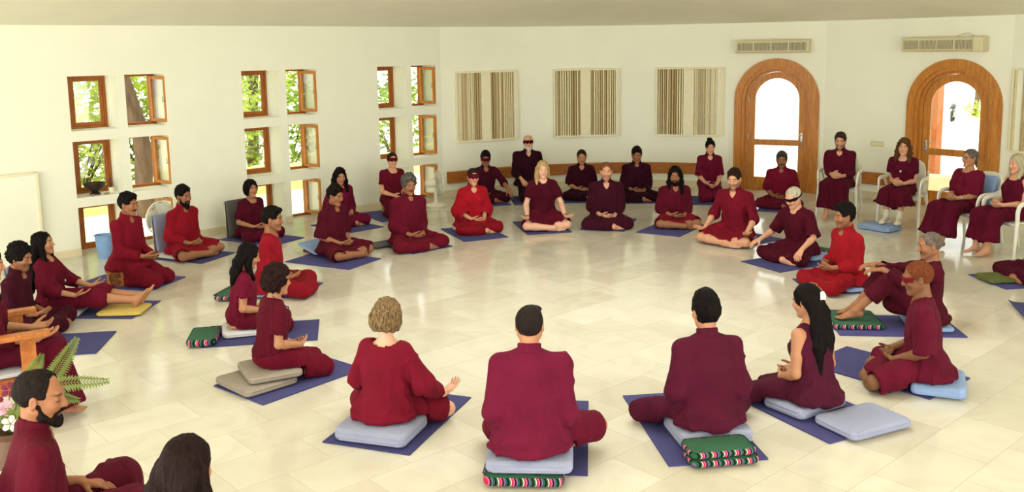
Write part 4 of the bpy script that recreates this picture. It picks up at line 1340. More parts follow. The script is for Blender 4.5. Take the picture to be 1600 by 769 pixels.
# a flat white board leaning at the left end of the window wall
t = empty('white_board'); t.matrix_world = facet_matrix(V0, V1, 0.9, 0.0, -0.075); tag(t, 'large blank white board standing against the wall left of all windows', 'board')
bm = bmesh.new(); box(bm, (0, 0, 0), (1.17, 0.05, 1.10), 0.004); bm_obj('board', bm, M_WALL, t)
bm = bmesh.new(); box(bm, (1.14, -0.012, 0), (1.172, 0.052, 1.10), 0.004); box(bm, (0, -0.012, 1.075), (1.14, 0.052, 1.102), 0.004); bm_obj('edge_strip', bm, M_ACW_PALE, t)

# ------------------------------------------------------------------ loose things along the walls
M_BIN = plain('blue_bin_plastic', srgb(128, 164, 214), 0.4, var=0.04)
bm = bmesh.new(); lathe(bm, [(0.085, 0.0), (0.088, 0.004), (0.112, 0.27), (0.118, 0.272), (0.118, 0.285), (0.108, 0.285), (0.084, 0.012)], 36)
t = empty('waste_bin', (-5.03, 11.22, 0)); tag(t, 'light blue plastic waste bin on the floor by the low window', 'bin')
bm_obj('bin_body', bm, M_BIN, t, True, 40)
bm = bmesh.new(); tube(bm, [(0.117 * math.cos(a), 0.117 * math.sin(a), 0.281) for a in np.linspace(0, 2 * math.pi, 37)[:-1]], 0.007, 6, True); bm_obj('rim', bm, M_BIN, t, True)

M_BRONZE = plain('dark_bronze', srgb(52, 42, 34), 0.45, 0.4, var=0.2)
_b = facet(V0, V1)[0](2.80, 0.7215, 0.17)
t = empty('bowl', _b); tag(t, 'dark footed bowl standing on the window sill behind the bin', 'bowl')
bm = bmesh.new(); lathe(bm, [(0.062, 0.0), (0.066, 0.012), (0.036, 0.035), (0.05, 0.05), (0.10, 0.078), (0.128, 0.115), (0.132, 0.145), (0.124, 0.145), (0.118, 0.118), (0.09, 0.085), (0.02, 0.066)], 36); bm_obj('bowl_body', bm, M_BRONZE, t, True, 40)
bm = bmesh.new(); tube(bm, [(0.129 * math.cos(a), 0.129 * math.sin(a), 0.143) for a in np.linspace(0, 2 * math.pi, 33)[:-1]], 0.006, 6, True); bm_obj('rim', bm, M_BRONZE, t, True)
_b = facet(V0, V1)[0](3.00, 0.7215, 0.16)
t = empty('candle_jar', _b); tag(t, 'small cream candle jar on the sill beside the dark bowl', 'jar')
bm = bmesh.new(); lathe(bm, [(0.03, 0), (0.034, 0.004), (0.034, 0.07), (0.029, 0.07), (0.028, 0.05), (0.002, 0.05)], 20); bm_obj('jar_body', bm, M_ACW_PALE, t, True, 40)
bm = bmesh.new(); lathe(bm, [(0.009, 0.045), (0.01, 0.06), (0.009, 0.17), (0.012, 0.18), (0.004, 0.2)], 12); bm_obj('candle', bm, M_BARK, t, True, 40)
_stone = plain('river_stone', srgb(150, 128, 96), 0.8, var=0.2)
for (s, o, l) in ((2.72, 0.04, 'small brown stone on the sill in front of the dark bowl'), (2.90, 0.05, 'small brown stone on the sill in front of the candle jar')):
    bm = bmesh.new(); bmesh.ops.create_icosphere(bm, subdivisions=2, radius=1.0)
    for v in bm.verts: v.co = Vector((v.co.x * 0.034, v.co.y * 0.022, v.co.z * 0.012 + 0.012)) * (1 + 0.1 * math.sin(v.co.x * 3 + v.co.y * 5))
    st = bm_obj('stone', bm, _stone, None, True); st.location = facet(V0, V1)[0](s, 0.7215, o); st.rotation_euler = (0, 0, 0.7); tag(st, l, 'stone', 'stones on the window sill')
t = empty('flask', (-4.80, 11.70, 0)); tag(t, 'dark green flask standing on the floor in front of the fan', 'flask')
M_FLASK = plain('dark_green_steel', srgb(42, 50, 42), 0.4, 0.3)
bm = bmesh.new(); lathe(bm, [(0.030, 0), (0.033, 0.004), (0.033, 0.15), (0.026, 0.165), (0.026, 0.17)], 24); bm_obj('flask_body', bm, M_FLASK, t, True, 40)
bm = bmesh.new(); lathe(bm, [(0.027, 0.168), (0.029, 0.172), (0.029, 0.205), (0.024, 0.21)], 24); bm_obj('cap', bm, M_METAL, t, True, 40)

M_FANW = plain('fan_plastic', srgb(236, 232, 216), 0.4, var=0.02)
M_FANB = plain('fan_blade', srgb(220, 226, 216), 0.3, var=0.02)
def fan(loc, az, hz, label, R=0.215):
    t = empty('fan', loc, -math.radians(az)); tag(t, label, 'fan', 'white floor fans by the windows')
    bm = bmesh.new(); lathe(bm, [(0.16, 0), (0.165, 0.012), (0.15, 0.03), (0.06, 0.042), (0.035, 0.06)], 32); bm_obj('base', bm, M_FANW, t, True, 40)
    bm = bmesh.new(); lathe(bm, [(0.034, 0.05), (0.030, 0.12), (0.022, hz - 0.06)], 16); bm_obj('pole', bm, M_FANW, t, True, 40)
    # motor housing, axis along +y (blowing direction)
    MR = Matrix.Translation((0, 0, hz)) @ Matrix.Rotation(math.radians(-90), 4, 'X')
    bm = bmesh.new(); lathe(bm, [(0.02, -0.17), (0.055, -0.155), (0.07, -0.10), (0.07, -0.03), (0.05, 0.0)], 24, M=MR); bm_obj('motor', bm, M_FANW, t, True, 40)
    g = bmesh.new()
    for rr, y in ((R, 0.06), (R, 0.075), (R * 0.75, 0.105), (R * 0.75, 0.02), (R * 0.45, 0.118), (R * 0.45, 0.005)):
        tube(g, [(rr * math.cos(a), y, hz + rr * math.sin(a)) for a in np.linspace(0, 2 * math.pi, 33)[:-1]], 0.006 if rr == R else 0.002, 6, True)
    for k in range(40):
        a = 2 * math.pi * k / 40; c, s = math.cos(a), math.sin(a)
        tube(g, [(0.04 * c, 0.12, hz + 0.04 * s), (R * 0.6 * c, 0.114, hz + R * 0.6 * s), (R * 0.92 * c, 0.09, hz + R * 0.92 * s), (R * c, 0.068, hz + R * s)], 0.0022, 4)
        tube(g, [(0.05 * c, 0.0, hz + 0.05 * s), (R * 0.6 * c, 0.01, hz + R * 0.6 * s), (R * c, 0.066, hz + R * s)], 0.0022, 4)
    bm_obj('grille', g, M_FANW, t, True)
    bm = bmesh.new(); lathe(bm, [(0.045, 0.112), (0.045, 0.125), (0.03, 0.13)], 20, M=MR); bm_obj('hub', bm, M_FANW, t, True, 40)
    for k in range(3):
        bm = bmesh.new(); a0 = 2 * math.pi * k / 3
        rows = []
        for i in range(7):
            r = 0.03 + (R - 0.05) * i / 6; row = []
            for j in range(7):
                a = a0 + (j / 6 - 0.5) * 1.5 * (0.5 + 0.5 * min(1, i / 2)); y = 0.06 + (j / 6 - 0.5) * 0.06
                row.append(bm.verts.new((r * math.cos(a), y, hz + r * math.sin(a))))
            rows.append(row)
        for i in range(6):
            for j in range(6): bm.faces.new((rows[i][j], rows[i][j + 1], rows[i + 1][j + 1], rows[i + 1][j]))
        fb = bm_obj('fan_blade', bm, M_FANB, t, True)
        sm = fb.modifiers.new('thick', 'SOLIDIFY'); sm.thickness = 0.003
    bm = bmesh.new(); tube(bm, bez([(0.05, -0.15, 0.02), (0.1, -0.3, 0.006), (0.3, -0.25, 0.006), (0.45, 0.05, 0.006), (0.62, 0.1, 0.006)], 6), 0.005, 6); bm_obj('cable', bm, M_FANW, t, True)
    return t
fan((-1.22, 14.62, 0), 68, 0.37, 'white floor fan standing by the last low window under the far panels')
fan((-4.56, 11.72, 0), 120, 0.40, 'white floor fan standing in front of a low window behind the bearded man')

# ------------------------------------------------------------------ mats and cushions
M_MAT = plain('yoga_mat', srgb(66, 63, 126), 0.85, var=0.07, nscale=6, bump=0.3, bscale=260)
M_MAT2 = plain('yoga_mat_dark', srgb(54, 54, 108), 0.85, var=0.07, nscale=6, bump=0.3, bscale=260)
M_MAT3 = plain('yoga_mat_grey', srgb(62, 62, 118), 0.85, var=0.07, nscale=6, bump=0.3, bscale=260)
def frame_az(az): a = math.radians(az); return Vector((math.sin(a), math.cos(a), 0)), Vector((math.cos(a), -math.sin(a), 0))
def mat(c, az, who, ln=0.95, wd=0.62, m=None, curl=0.0, label=None):
    bm = bmesh.new(); nx, ny = 8, 24
    def pt(i, j, top):
        x = (i / nx - 0.5) * wd; y = (j / ny - 0.5) * ln
        z = 0.003 * math.sin(x * 9 + c[0] * 5) * math.sin(y * 7 + c[1] * 3) * 0.3
        e = max(0, (y / (ln / 2)) - 0.86) / 0.14
        z += curl * e * e
        z += 0.0008
        return bm.verts.new((x, y, z + (0.0095 if top else 0.0)))
    T = [[pt(i, j, 1) for j in range(ny + 1)] for i in range(nx + 1)]; Bt = [[pt(i, j, 0) for j in range(ny + 1)] for i in range(nx + 1)]
    for i in range(nx):
        for j in range(ny):
            bm.faces.new((T[i][j], T[i + 1][j], T[i + 1][j + 1], T[i][j + 1])); bm.faces.new((Bt[i][j], Bt[i][j + 1], Bt[i + 1][j + 1], Bt[i + 1][j]))
    for i in range(nx):
        for j in (0, ny): bm.faces.new((T[i][j], T[i + 1][j], Bt[i + 1][j], Bt[i][j]))
    for j in range(ny):
        for i in (0, nx): bm.faces.new((T[i][j], T[i][j + 1], Bt[i][j + 1], Bt[i][j]))
    o = bm_obj('yoga_mat', bm, m or M_MAT)
    o.location = (c[0], c[1], 0); o.rotation_euler = (0, 0, -math.radians(az))
    tag(o, label or 'purple blue yoga mat under the ' + who, 'mat', 'yoga mats on the marble floor')
    return o

M_CUSH = {'blue': plain('cushion_blue_grey', srgb(150, 156, 186), 0.9, var=0.05, nscale=5, bump=0.35, bscale=200),
          'sky': plain('cushion_light_blue', srgb(138, 164, 210), 0.9, var=0.05, nscale=5, bump=0.35, bscale=200),
          'taupe': plain('cushion_taupe_grey', srgb(150, 140, 130), 0.9, var=0.05, nscale=5, bump=0.35, bscale=200),
          'pale': plain('cushion_pale_grey', srgb(196, 196, 204), 0.9, var=0.05, nscale=5, bump=0.35, bscale=200),
          'yellow': plain('cushion_yellow', srgb(204, 176, 92), 0.9, var=0.05, nscale=5, bump=0.35, bscale=200),
          'red': plain('cushion_red', srgb(120, 30, 40), 0.9, var=0.15, nscale=9, bump=0.35, bscale=200),
          'olive': plain('cushion_olive', srgb(86, 92, 40), 0.9, var=0.08, nscale=5, bump=0.35, bscale=200),
          'dark': plain('cushion_dark_grey', srgb(92, 88, 86), 0.9, var=0.08, nscale=5, bump=0.35, bscale=200),
          'green': plain('cushion_green', srgb(38, 88, 62), 0.9, var=0.10, nscale=5, bump=0.5, bscale=120)}
def stripe_mat():
    m, nt, b = new_mat('woven_stripes')
    tc = nt.nodes.new('ShaderNodeTexCoord'); sp = nt.nodes.new('ShaderNodeSeparateXYZ'); nt.links.new(tc.outputs['Object'], sp.inputs[0])
    ad = N(nt, 'ShaderNodeMath', operation='ADD'); nt.links.new(sp.outputs['X'], ad.inputs[0]); nt.links.new(sp.outputs['Y'], ad.inputs[1])
    mu = N(nt, 'ShaderNodeMath', operation='MULTIPLY'); mu.inputs[1].default_value = 14.0; nt.links.new(ad.outputs[0], mu.inputs[0])
    fr = N(nt, 'ShaderNodeMath', operation='FRACT'); nt.links.new(mu.outputs[0], fr.inputs[0])
    rp = nt.nodes.new('ShaderNodeValToRGB'); rp.color_ramp.interpolation = 'CONSTANT'
    cols = [(0.0, (22, 24, 26)), (0.16, (40, 92, 66)), (0.28, (210, 200, 190)), (0.36, (190, 40, 80)), (0.52, (226, 110, 140)), (0.60, (24, 22, 40)), (0.74, (120, 90, 150)), (0.84, (40, 92, 66))]
    el = rp.color_ramp.elements
    el[0].position = 0; el[0].color = (*srgb(*cols[0][1]), 1); el[1].position = cols[1][0]; el[1].color = (*srgb(*cols[1][1]), 1)
    for p, c in cols[2:]:
        e = el.new(p); e.color = (*srgb(*c), 1)
    nt.links.new(fr.outputs[0], rp.inputs['Fac']); nt.links.new(rp.outputs['Color'], b.inputs['Base Color'])
    b.inputs['Roughness'].default_value = 0.9; b.inputs['Specular IOR Level'].default_value = 0.1
    return m
M_STRIPE = stripe_mat()

def cushion_mesh(w, d, h, puff=0.008, r=0.03, side=False, tuft=False):
    """a soft rectangular pad, z from 0 to h"""
    bm = bmesh.new(); nx, ny, nz = 18, 14, 6
    bmesh.ops.create_cube(bm, size=2.0)
    bmesh.ops.subdivide_edges(bm, edges=bm.edges[:], cuts=11, use_grid_fill=True)
    for v in bm.verts:
        x, y, z = v.co
        # round the plan corners and the edges
        ax, ay = abs(x), abs(y)
        px, py = x * w / 2, y * d / 2
        cr = min(r * 1.3, 0.05)
        qx, qy = max(abs(px) - (w / 2 - cr), 0), max(abs(py) - (d / 2 - cr), 0)
        L = math.hypot(qx, qy)
        if L > cr and L > 0:
            px = math.copysign(w / 2 - cr + qx * cr / L, px); py = math.copysign(d / 2 - cr + qy * cr / L, py)
        edge = max(ax, ay)
        inset = (1 - math.sqrt(max(0, 1 - min(1, abs(z)) ** 2 * 0.999))) * min(r, h * 0.30) * 0.35
        s = 1 - 2 * inset / min(w, d)
        px *= s; py *= s
        zz = h / 2 + z * (h / 2 - puff)
        if abs(z) > 0.98:
            k = (1 - ax ** 4) * (1 - ay ** 4)
            zz += math.copysign(puff * k, z)
            if tuft:
                zz -= math.copysign(0.004 * (math.cos(x * math.pi * 3) * math.cos(y * math.pi * 2)) ** 2, z) if z > 0 else 0
        v.co = (px, py, zz)
    return bm

def cushion(loc, az, col, size, label, group='sitting cushions', striped=False, tilt=(0, 0), name='cushion', seams=1):
    w, d, h = size
    t = empty(name, loc, -math.radians(az)); t.rotation_euler = (math.radians(tilt[0]), math.radians(tilt[1]), -math.radians(az))
    tag(t, label, 'cushion', group)
    bm = cushion_mesh(w, d, h, tuft=striped)
    bm_obj('cushion_cover', bm, M_CUSH[col], t, True)
    def rim(z, o, r, m, nm):
        bm = bmesh.new(); cr = 0.045; pts = []
        for sx, sy, a0 in ((1, 1, 0), (-1, 1, 90), (-1, -1, 180), (1, -1, 270)):
            for k in range(5):
                a = math.radians(a0 + k * 22.5); pts.append((sx * (w / 2 - cr) + (cr + o) * math.cos(a), sy * (d / 2 - cr) + (cr + o) * math.sin(a), z))
        tube(bm, pts, r, 6, True); bm_obj(nm, bm, m, t, True)
    if striped:
        bm = bmesh.new(); cr = 0.045; N_ = []
        for sx, sy, a0 in ((1, 1, 0), (-1, 1, 90), (-1, -1, 180), (1, -1, 270)):
            for k in range(6):
                a = math.radians(a0 + k * 18); N_.append((sx * (w / 2 - cr) + (cr + 0.002) * math.cos(a), sy * (d / 2 - cr) + (cr + 0.002) * math.sin(a), math.cos(a), math.sin(a)))
        rings = []
        for z, o in ((h * 0.12, -0.006), (h * 0.25, 0.0), (h * 0.5, 0.003), (h * 0.75, 0.0), (h * 0.88, -0.006)):
            rings.append([bm.verts.new((x + cx_ * o, y + cy_ * o, z)) for x, y, cx_, cy_ in N_])
        for i in range(4):
            for k in range(len(N_)): bm.faces.new((rings[i][k], rings[i][(k + 1) % len(N_)], rings[i + 1][(k + 1) % len(N_)], rings[i + 1][k]))
        bm_obj('striped_band', bm, M_STRIPE, t, True)
    else:
        for k in range(seams): rim(h * (k + 1) / (seams + 1), -0.0005, 0.0028, M_CUSH[col], 'piping')
    return t

# ------------------------------------------------------------------ chairs
M_CHAIR = plain('white_monobloc', srgb(236, 234, 224), 0.35, var=0.015)
def plastic_chair(pos, az, label, back=12):
    """white plastic armchair: origin on the floor under the hips, facing +y"""
    t = empty('plastic_armchair', (pos[0], pos[1], 0), -math.radians(az)); tag(t, label, 'chair', 'white plastic armchairs')
    def sheet(nm, fn, nu, nv, th):
        bm = bmesh.new(); g = [[bm.verts.new(fn(i / nu, j / nv)) for j in range(nv + 1)] for i in range(nu + 1)]
        for i in range(nu):
            for j in range(nv): bm.faces.new((g[i][j], g[i + 1][j], g[i + 1][j + 1], g[i][j + 1]))
        o = bm_obj(nm, bm, M_CHAIR, t, True); m = o.modifiers.new('thick', 'SOLIDIFY'); m.thickness = th; m.offset = -1
        return o
    sheet('seat', lambda a, b: (((a - 0.5) * (0.47 - 0.05 * (1 - b))), -0.20 + b * 0.44, 0.408 - 0.012 * math.sin(math.pi * a) * math.sin(math.pi * min(1, b * 1.1)) - (0.03 * max(0, b - 0.85) / 0.15) + 0.0 - 0.0 * b), 14, 14, 0.012)
    tb = math.tan(math.radians(back))
    def bk(a, b):
        w = 0.46 - 0.10 * b ** 3; x = (a - 0.5) * w; z = 0.40 + b * 0.46 - 0.05 * abs(2 * a - 1) ** 3 * b
        return (x, -0.205 - (z - 0.40) * tb - 0.05 * (1 - (2 * a - 1) ** 2) * (0.3 + 0.7 * b), z)
    sheet('backrest', bk, 14, 14, 0.012)
    for s in (-1, 1):
        bm = bmesh.new()
        pts = bez([(s * 0.235, -0.27, 0.70), (s * 0.262, -0.20, 0.655), (s * 0.275, -0.05, 0.635), (s * 0.278, 0.12, 0.64), (s * 0.275, 0.205, 0.615), (s * 0.268, 0.232, 0.54), (s * 0.262, 0.225, 0.42)], 6)
        tube(bm, pts, 0.02, 12, flat=(0.012, 0.026)); bm_obj('armrest', bm, M_CHAIR, t, True, 50)
        bm = bmesh.new(); tube(bm, bez([(s * 0.245, -0.19, 0.41), (s * 0.262, -0.12, 0.50), (s * 0.268, -0.06, 0.58), (s * 0.272, -0.02, 0.625)], 5), 0.02, 10, flat=(0.010, 0.022)); bm_obj('arm_brace', bm, M_CHAIR, t, True, 50)
        for nm, top, bot in (('leg', (s * 0.255, 0.222, 0.43), (s * 0.272, 0.255, 0.001)), ('leg', (s * 0.232, -0.20, 0.43), (s * 0.262, -0.30, 0.001))):
            bm = bmesh.new(); a, b = Vector(top), Vector(bot)
            tube(bm, [a, a.lerp(b, 0.5), b], [0.026, 0.021, 0.017], 10, flat=None); bm_obj(nm, bm, M_CHAIR, t, True, 50)
    bm = bmesh.new(); box(bm, (-0.23, 0.20, 0.355), (0.23, 0.222, 0.402), 0.005); box(bm, (-0.225, -0.2, 0.355), (0.225, -0.18, 0.402), 0.005); bm_obj('apron', bm, M_CHAIR, t)
    return t

M_CHAIRW = wood_mat('chair_teak', (150, 84, 36), (188, 118, 60), (5, 5, 5), 0.45)
def wooden_armchair(pos, az, label):
    t = empty('wooden_armchair', (pos[0], pos[1], 0), -math.radians(az)); tag(t, label, 'chair')
    for s in (-1, 1):
        bm = bmesh.new(); box(bm, (s * 0.33 - 0.045, -0.30, 0.665), (s * 0.33 + 0.045, 0.36, 0.70), 0.006); bm_obj('armrest', bm, M_CHAIRW, t)
        bm = bmesh.new(); box(bm, (s * 0.32 - 0.025, 0.18, 0.0), (s * 0.32 + 0.025, 0.27, 0.665), 0.004); bm_obj('leg', bm, M_CHAIRW, t)
        bm = bmesh.new(); box(bm, (s * 0.32 - 0.025, -0.30, 0.0), (s * 0.32 + 0.025, -0.22, 0.98), 0.004); bm_obj('leg', bm, M_CHAIRW, t)
        bm = bmesh.new(); box(bm, (s * 0.32 - 0.015, -0.22, 0.30), (s * 0.32 + 0.015, 0.18, 0.38), 0.003); bm_obj('side_rail', bm, M_CHAIRW, t)
    bm = bmesh.new(); box(bm, (-0.295, 0.2, 0.30), (0.295, 0.23, 0.38), 0.003); bm_obj('front_rail', bm, M_CHAIRW, t)
    bm = bmesh.new(); box(bm, (-0.295, -0.24, 0.36), (0.295, 0.24, 0.385), 0.004); bm_obj('seat', bm, M_CHAIRW, t)
    bm = bmesh.new()
    for k in range(5): box(bm, (-0.295, -0.285, 0.5 + k * 0.1), (0.295, -0.265, 0.56 + k * 0.1), 0.003)
    bm_obj('backrest', bm, M_CHAIRW, t)
    return t
# ------------------------------------------------------------------ the sitters
DK, MR, CR, RD, WN = (60, 8, 26), (100, 10, 34), (132, 12, 34), (150, 10, 22), (74, 5, 24)
BR, LT, TN, DB, WH = (150, 100, 70), (206, 152, 122), (176, 124, 92), (120, 78, 52), (222, 172, 146)
BLK, DBR, GRY, BLD, WHT = (15, 11, 10), (40, 25, 18), (104, 98, 92), (176, 142, 94), (206, 200, 190)
INNER, WALLG, CHAIRG = 'people sitting in the inner ring', 'people sitting along the wall', 'people sitting on chairs'
PEOPLE = []
def P_(who, pos, az, sc, hs, pose='X', seat=None, **k):
    S = dict(pos=pos, az=az, sc=sc, hs=hs, pose=pose)
    S.update(k); S['label'] = k['label']; S['who'] = who
    if seat:
        w, d, col, y0 = seat[:4]; lab = seat[4]
        h = hs - 0.0115
        S['cut'] = S.get('cut', []) + [((0, y0, 0.0115 + h / 2 - 0.004), (w / 2 + 0.016, d / 2 + 0.016, h / 2 + 0.009))]
        f, r = frame_az(az); c = Vector((pos[0], pos[1], 0.0115)) + f * y0
        cushion(c, az, col, (w, d, h), lab, seams=2 if h > 0.07 else 1, striped=(len(seat) > 5 and seat[5]))
    PEOPLE.append(S); return S

# ---- inner ring, from the front round to the left
P_('woman with wavy bob', (-0.85, 5.84), 18, 0.885, 0.108, f=True, near=2, group=INNER, seat=(0.50, 0.40, 'blue', -0.08, 'blue grey layered cushion under the woman with a wavy blond bob'),
   top=(118, 11, 32), bot=(112, 10, 30), sleeve=1.75, wide=1.25, neck='boat', skin=WH, hair=('bob', (108, 88, 62)), hbulk=1.1, streak=0.75, hk=('wavy', 0.009), hlen=-0.085, hs_scale=0.98, hyaw=6, kx=0.37, ky=0.30, cover=0.93, robe=True, loose=1.08, feet=None,
   arms={1: ((0.315, 0.215, 0.205), (0.45, 0.75, 0.42), (-0.1, -0.4, 1), 0.35, (0.3, -0.9, -0.5)), -1: ((-0.26, 0.24, 0.20), (-0.3, 0.9, 0.1), (0, 0, 1), 0.4, (-0.3, -0.9, -0.5))},
   label='person from behind with wavy dark blond bob and crimson tunic, palm on knee')
P_('man with cropped hair', (0.085, 5.20), 4, 0.985, 0.165, near=2, group=INNER, cut=[((0, -0.02, 0.085), (0.27, 0.21, 0.086))],
   top=(106, 17, 44), bot=MR, sleeve=1.8, wide=1.25, neck='collar', skin=TN, hair=('short', (34, 26, 24)), htop=0.0, hthick=0.007, tuft=0.002, hyaw=3, cover_r=0.93, cover_l=1.9, loose=1.08, shw=1.06, legs={1: ((0.41, 0.35, 0.15), (0.02, 0.44, 0.07)), -1: ((-0.25, 0.40, 0.11), (0.10, 0.36, 0.065))},
   label='person seen squarely from behind with cropped black hair and plain maroon collared tunic')
P_('man with thick black hair', (1.23, 5.66), -9, 0.955, 0.115, near=2, group=INNER, seat=(0.48, 0.38, 'blue', 0.0, 'pale blue grey cushion above the two striped cushions under the man with thick hair'),
   top=(80, 15, 36), bot=(78, 14, 36), sleeve=1.7, fold=0.024, shw=1.04, wide=1.3, neck='collar', skin=TN, hair=('short', BLK), htop=0.022, hthick=0.014, hyaw=-6, kx=0.36, cover=1.9, loose=1.08,
   label='person from behind with thick black hair and dark maroon shirt above striped cushions')
P_('woman with hair clip', (2.03, 6.06), -33, 0.92, 0.095, f=True, near=2, group=INNER, seat=(0.48, 0.34, 'blue', 0.06, 'blue grey cushion under the long haired woman with a white clip'),
   top=(74, 16, 36), bot=(72, 13, 34), sleeve=0, neck='round', hem='long', skin=TN, hair=('halfup', BLK), hlen=0.50, hbulk=1.25, front=False, clip=True, hyaw=-14, hpitch=14, kx=0.27, ky=0.38, cover=1.9, loose=0.98, hands='lap',
   label='person in sleeveless dark maroon dress with long black hair held by white claw clip')
P_('man with red hair', (2.97, 6.47), -66, 0.985, 0.10, near=2, group=INNER, seat=(0.46, 0.36, 'sky', -0.10, 'light blue cushion under the man with short orange hair'),
   top=(90, 9, 32), bot=(98, 9, 32), sleeve=1.0, wide=1.25, neck='round', skin=DB, hair=('receding', (98, 50, 28)), htop=0.004, mask_front=True, brow=(90, 50, 30), mask=(120, 8, 24), mask_h=0.012, glasses=True, hyaw=-16, hpitch=14, kx=0.28, cover=0.98, loose=1.1, feet=(1, -1),
   label='person in profile with short orange hair, red blindfold and spectacles, bare shin showing')
P_('balding man with raised knees', (3.62, 7.92), -80, 0.93, 0.055, pose='U', near=1, group=INNER, seat=(0.44, 0.36, 'sky', -0.02, 'light blue cushion under the balding man with raised knees'),
   top=WN, bot=WN, sleeve=1.7, wide=1.15, neck='round', lean=-6, skin=BR, hair=('receding', (98, 88, 80)), recede=0.014, hthick=0.006, hyaw=-6, hpitch=12, stubble=0.25, cover=1.55, feet=(1, -1),
   legs={1: ((0.12, 0.34, 0.43), (0.09, 0.56, 0.145)), -1: ((-0.10, 0.33, 0.43), (-0.08, 0.60, 0.145))},
   arms={1: ((0.13, 0.40, 0.525), (-0.25, 0.93, -0.1), (0, -0.1, -1), 0.4, (0.7, -0.3, -0.7)), -1: ((-0.10, 0.385, 0.53), (0.25, 0.93, -0.12), (0, -0.1, -1), 0.4, (-0.7, -0.3, -0.7))},
   label='balding person with knees drawn up and hands resting on them, bare feet on green cushion')
P_('young man in bright red', (3.42, 9.25), -104, 0.955, 0.06, near=1, group=INNER, seat=(0.46, 0.38, 'sky', -0.04, 'light blue cushion under the young man in bright red'),
   top=RD, bot=(138, 8, 20), sleeve=1.8, wide=1.1, neck='collar', skin=BR, hair=('short', BLK), htop=0.02, hthick=0.013, stubble=0.35, hyaw=6, hpitch=8, kx=0.27, ky=0.36, cover=1.7, hands='clasp', loose=1.05,
   label='young person with thick black hair in bright red tunic and red trousers, facing left')
P_('white haired man in blindfold', (3.34, 10.56), -125, 0.95, 0.075, near=1, group=INNER, seat=(0.44, 0.34, 'sky', -0.12, 'light blue cushion behind the white haired man in a black blindfold'),
   top=WN, bot=WN, sleeve=0.95, wide=1.2, neck='round', lean=10, skin=LT, hair=('receding', (172, 164, 146)), recede=0.006, hthick=0.005, mask=(30, 4, 10), mask_h=0.012, hyaw=4, hpitch=26, cover=1.8, kx=0.28, ky=0.34,
   arms={1: ((0.30, 0.34, 0.24), (0.3, 0.85, -0.4), (0, -0.2, -1), 0.4), -1: ((-0.30, 0.36, 0.22), (-0.2, 0.8, -0.55), (0, -0.3, -1), 0.45)},
   label='white haired person leaning forward in dark maroon with narrow black blindfold, hands on knees')
P_('young bearded man with hand mudra', (2.83, 11.57), -140, 1.02, 0.085, near=1, group=INNER, seat=(0.40, 0.34, 'blue', -0.06, 'blue grey cushion hidden under the man with trimmed beard and open palms'),
   top=(112, 8, 30), bot=(122, 8, 28), sleeve=1.15, neck='v', skin=LT, hair=('short', DBR), stubble=0.55, hyaw=-10, hpitch=16, kx=0.30, cover=0.95, hands='mudra', feet=(1, -1),
   label='person with short brown hair and trimmed beard, open palms resting on bare knees')
P_('long haired bearded man', (2.25, 12.72), 178, 0.955, 0.018, near=1, group=INNER,
   top=(90, 8, 28), bot=(124, 8, 28), sleeve=1.75, neck='v', skin=BR, hair=('longwavy', BLK), hlen=0.26, flen=0.24, hback=-0.02, beard=dict(len=0.02), hyaw=14, hpitch=10, kx=0.27, cover=0.93, feet=(1, -1),
   label='person with long wavy black hair and beard in maroon shirt, hands folded in lap')
P_('broad man with goatee', (1.31, 12.8), 182, 1.03, 0.03, near=1, group=INNER,
   top=DK, bot=DK, sleeve=1.85, neck='v', skin=LT, hair=('receding', (110, 70, 44)), stubble=0.5, hyaw=0, hpitch=7, kx=0.27, cover=1.85, loose=1.08,
   label='person with short reddish brown hair and goatee in dark maroon, hands cupped in lap')
P_('blonde woman', (0.42, 12.76), 172, 1.0, 0.095, f=True, near=1, group=INNER, seat=(0.36, 0.30, 'blue', -0.06, 'blue grey cushion hidden under the blonde woman'),
   top=WN, bot=(92, 6, 28), sleeve=0.72, wide=1.05, neck='round', hem='short', skin=WH, hair=('longfront', (176, 146, 102)), hlen=0.42, flen=0.38, fsides=(1,), hback=-0.02, streak=0.3, hyaw=4, hpitch=8, kx=0.28, ky=0.36, cover=0.9, hands='mudra', bracelet=[(1, 0.05, MAT_DARKCORD, 0.006), (-1, 0.05, MAT_DARKCORD, 0.005)], necklace=0.10, feet=(1, -1),
   label='blonde person with long straight hair in maroon short sleeved dress, hands on knees')
P_('masked woman in red shawl', (-0.55, 12.57), 160, 0.955, 0.065, f=True, near=1, group=INNER, seat=(0.52, 0.50, 'pale', 0.07, 'pale grey flat cushion under the red draped woman'),
   top=(166, 8, 26), bot=(130, 6, 22), sleeve=1.6, wide=1.7, neck='v', loose=1.22, fold=0.016, skin=LT, hair=('tied', DBR), mask=(96, 6, 24), mask_h=0.032, mask_z=0.024, hyaw=0, hpitch=6, kx=0.27, cover=1.8, shw=1.05,
   label='person wrapped in bright red shawl with dark red eye mask, hands in lap')
P_('grey haired man', (-1.33, 11.59), 145, 1.035, 0.055, near=1, group=INNER,
   top=(98, 7, 30), bot=(100, 6, 28), sleeve=1.85, neck='collar', skin=BR, hair=('afro', (74, 70, 66)), streak=0.7, moustache=(60, 52, 48), brow=(50, 44, 40), hyaw=10, hpitch=10, kx=0.30, cover=1.85, loose=1.08,
   label='person with wavy grey hair and moustache in maroon tunic, front row left of red shawl')
P_('man with side parted hair', (-2.19, 11.1), 125, 0.965, 0.055, near=1, group=INNER,
   top=(80, 8, 26), bot=(86, 8, 26), sleeve=1.0, wide=1.2, neck='collar', skin=BR, hair=('short', BLK), htop=0.016, hyaw=-2, hpitch=14, kx=0.27, ky=0.36, cover=1.05, hands='lap', feet=(1, -1),
   label='clean shaven person with black hair in dark maroon kurta, one bare knee showing')
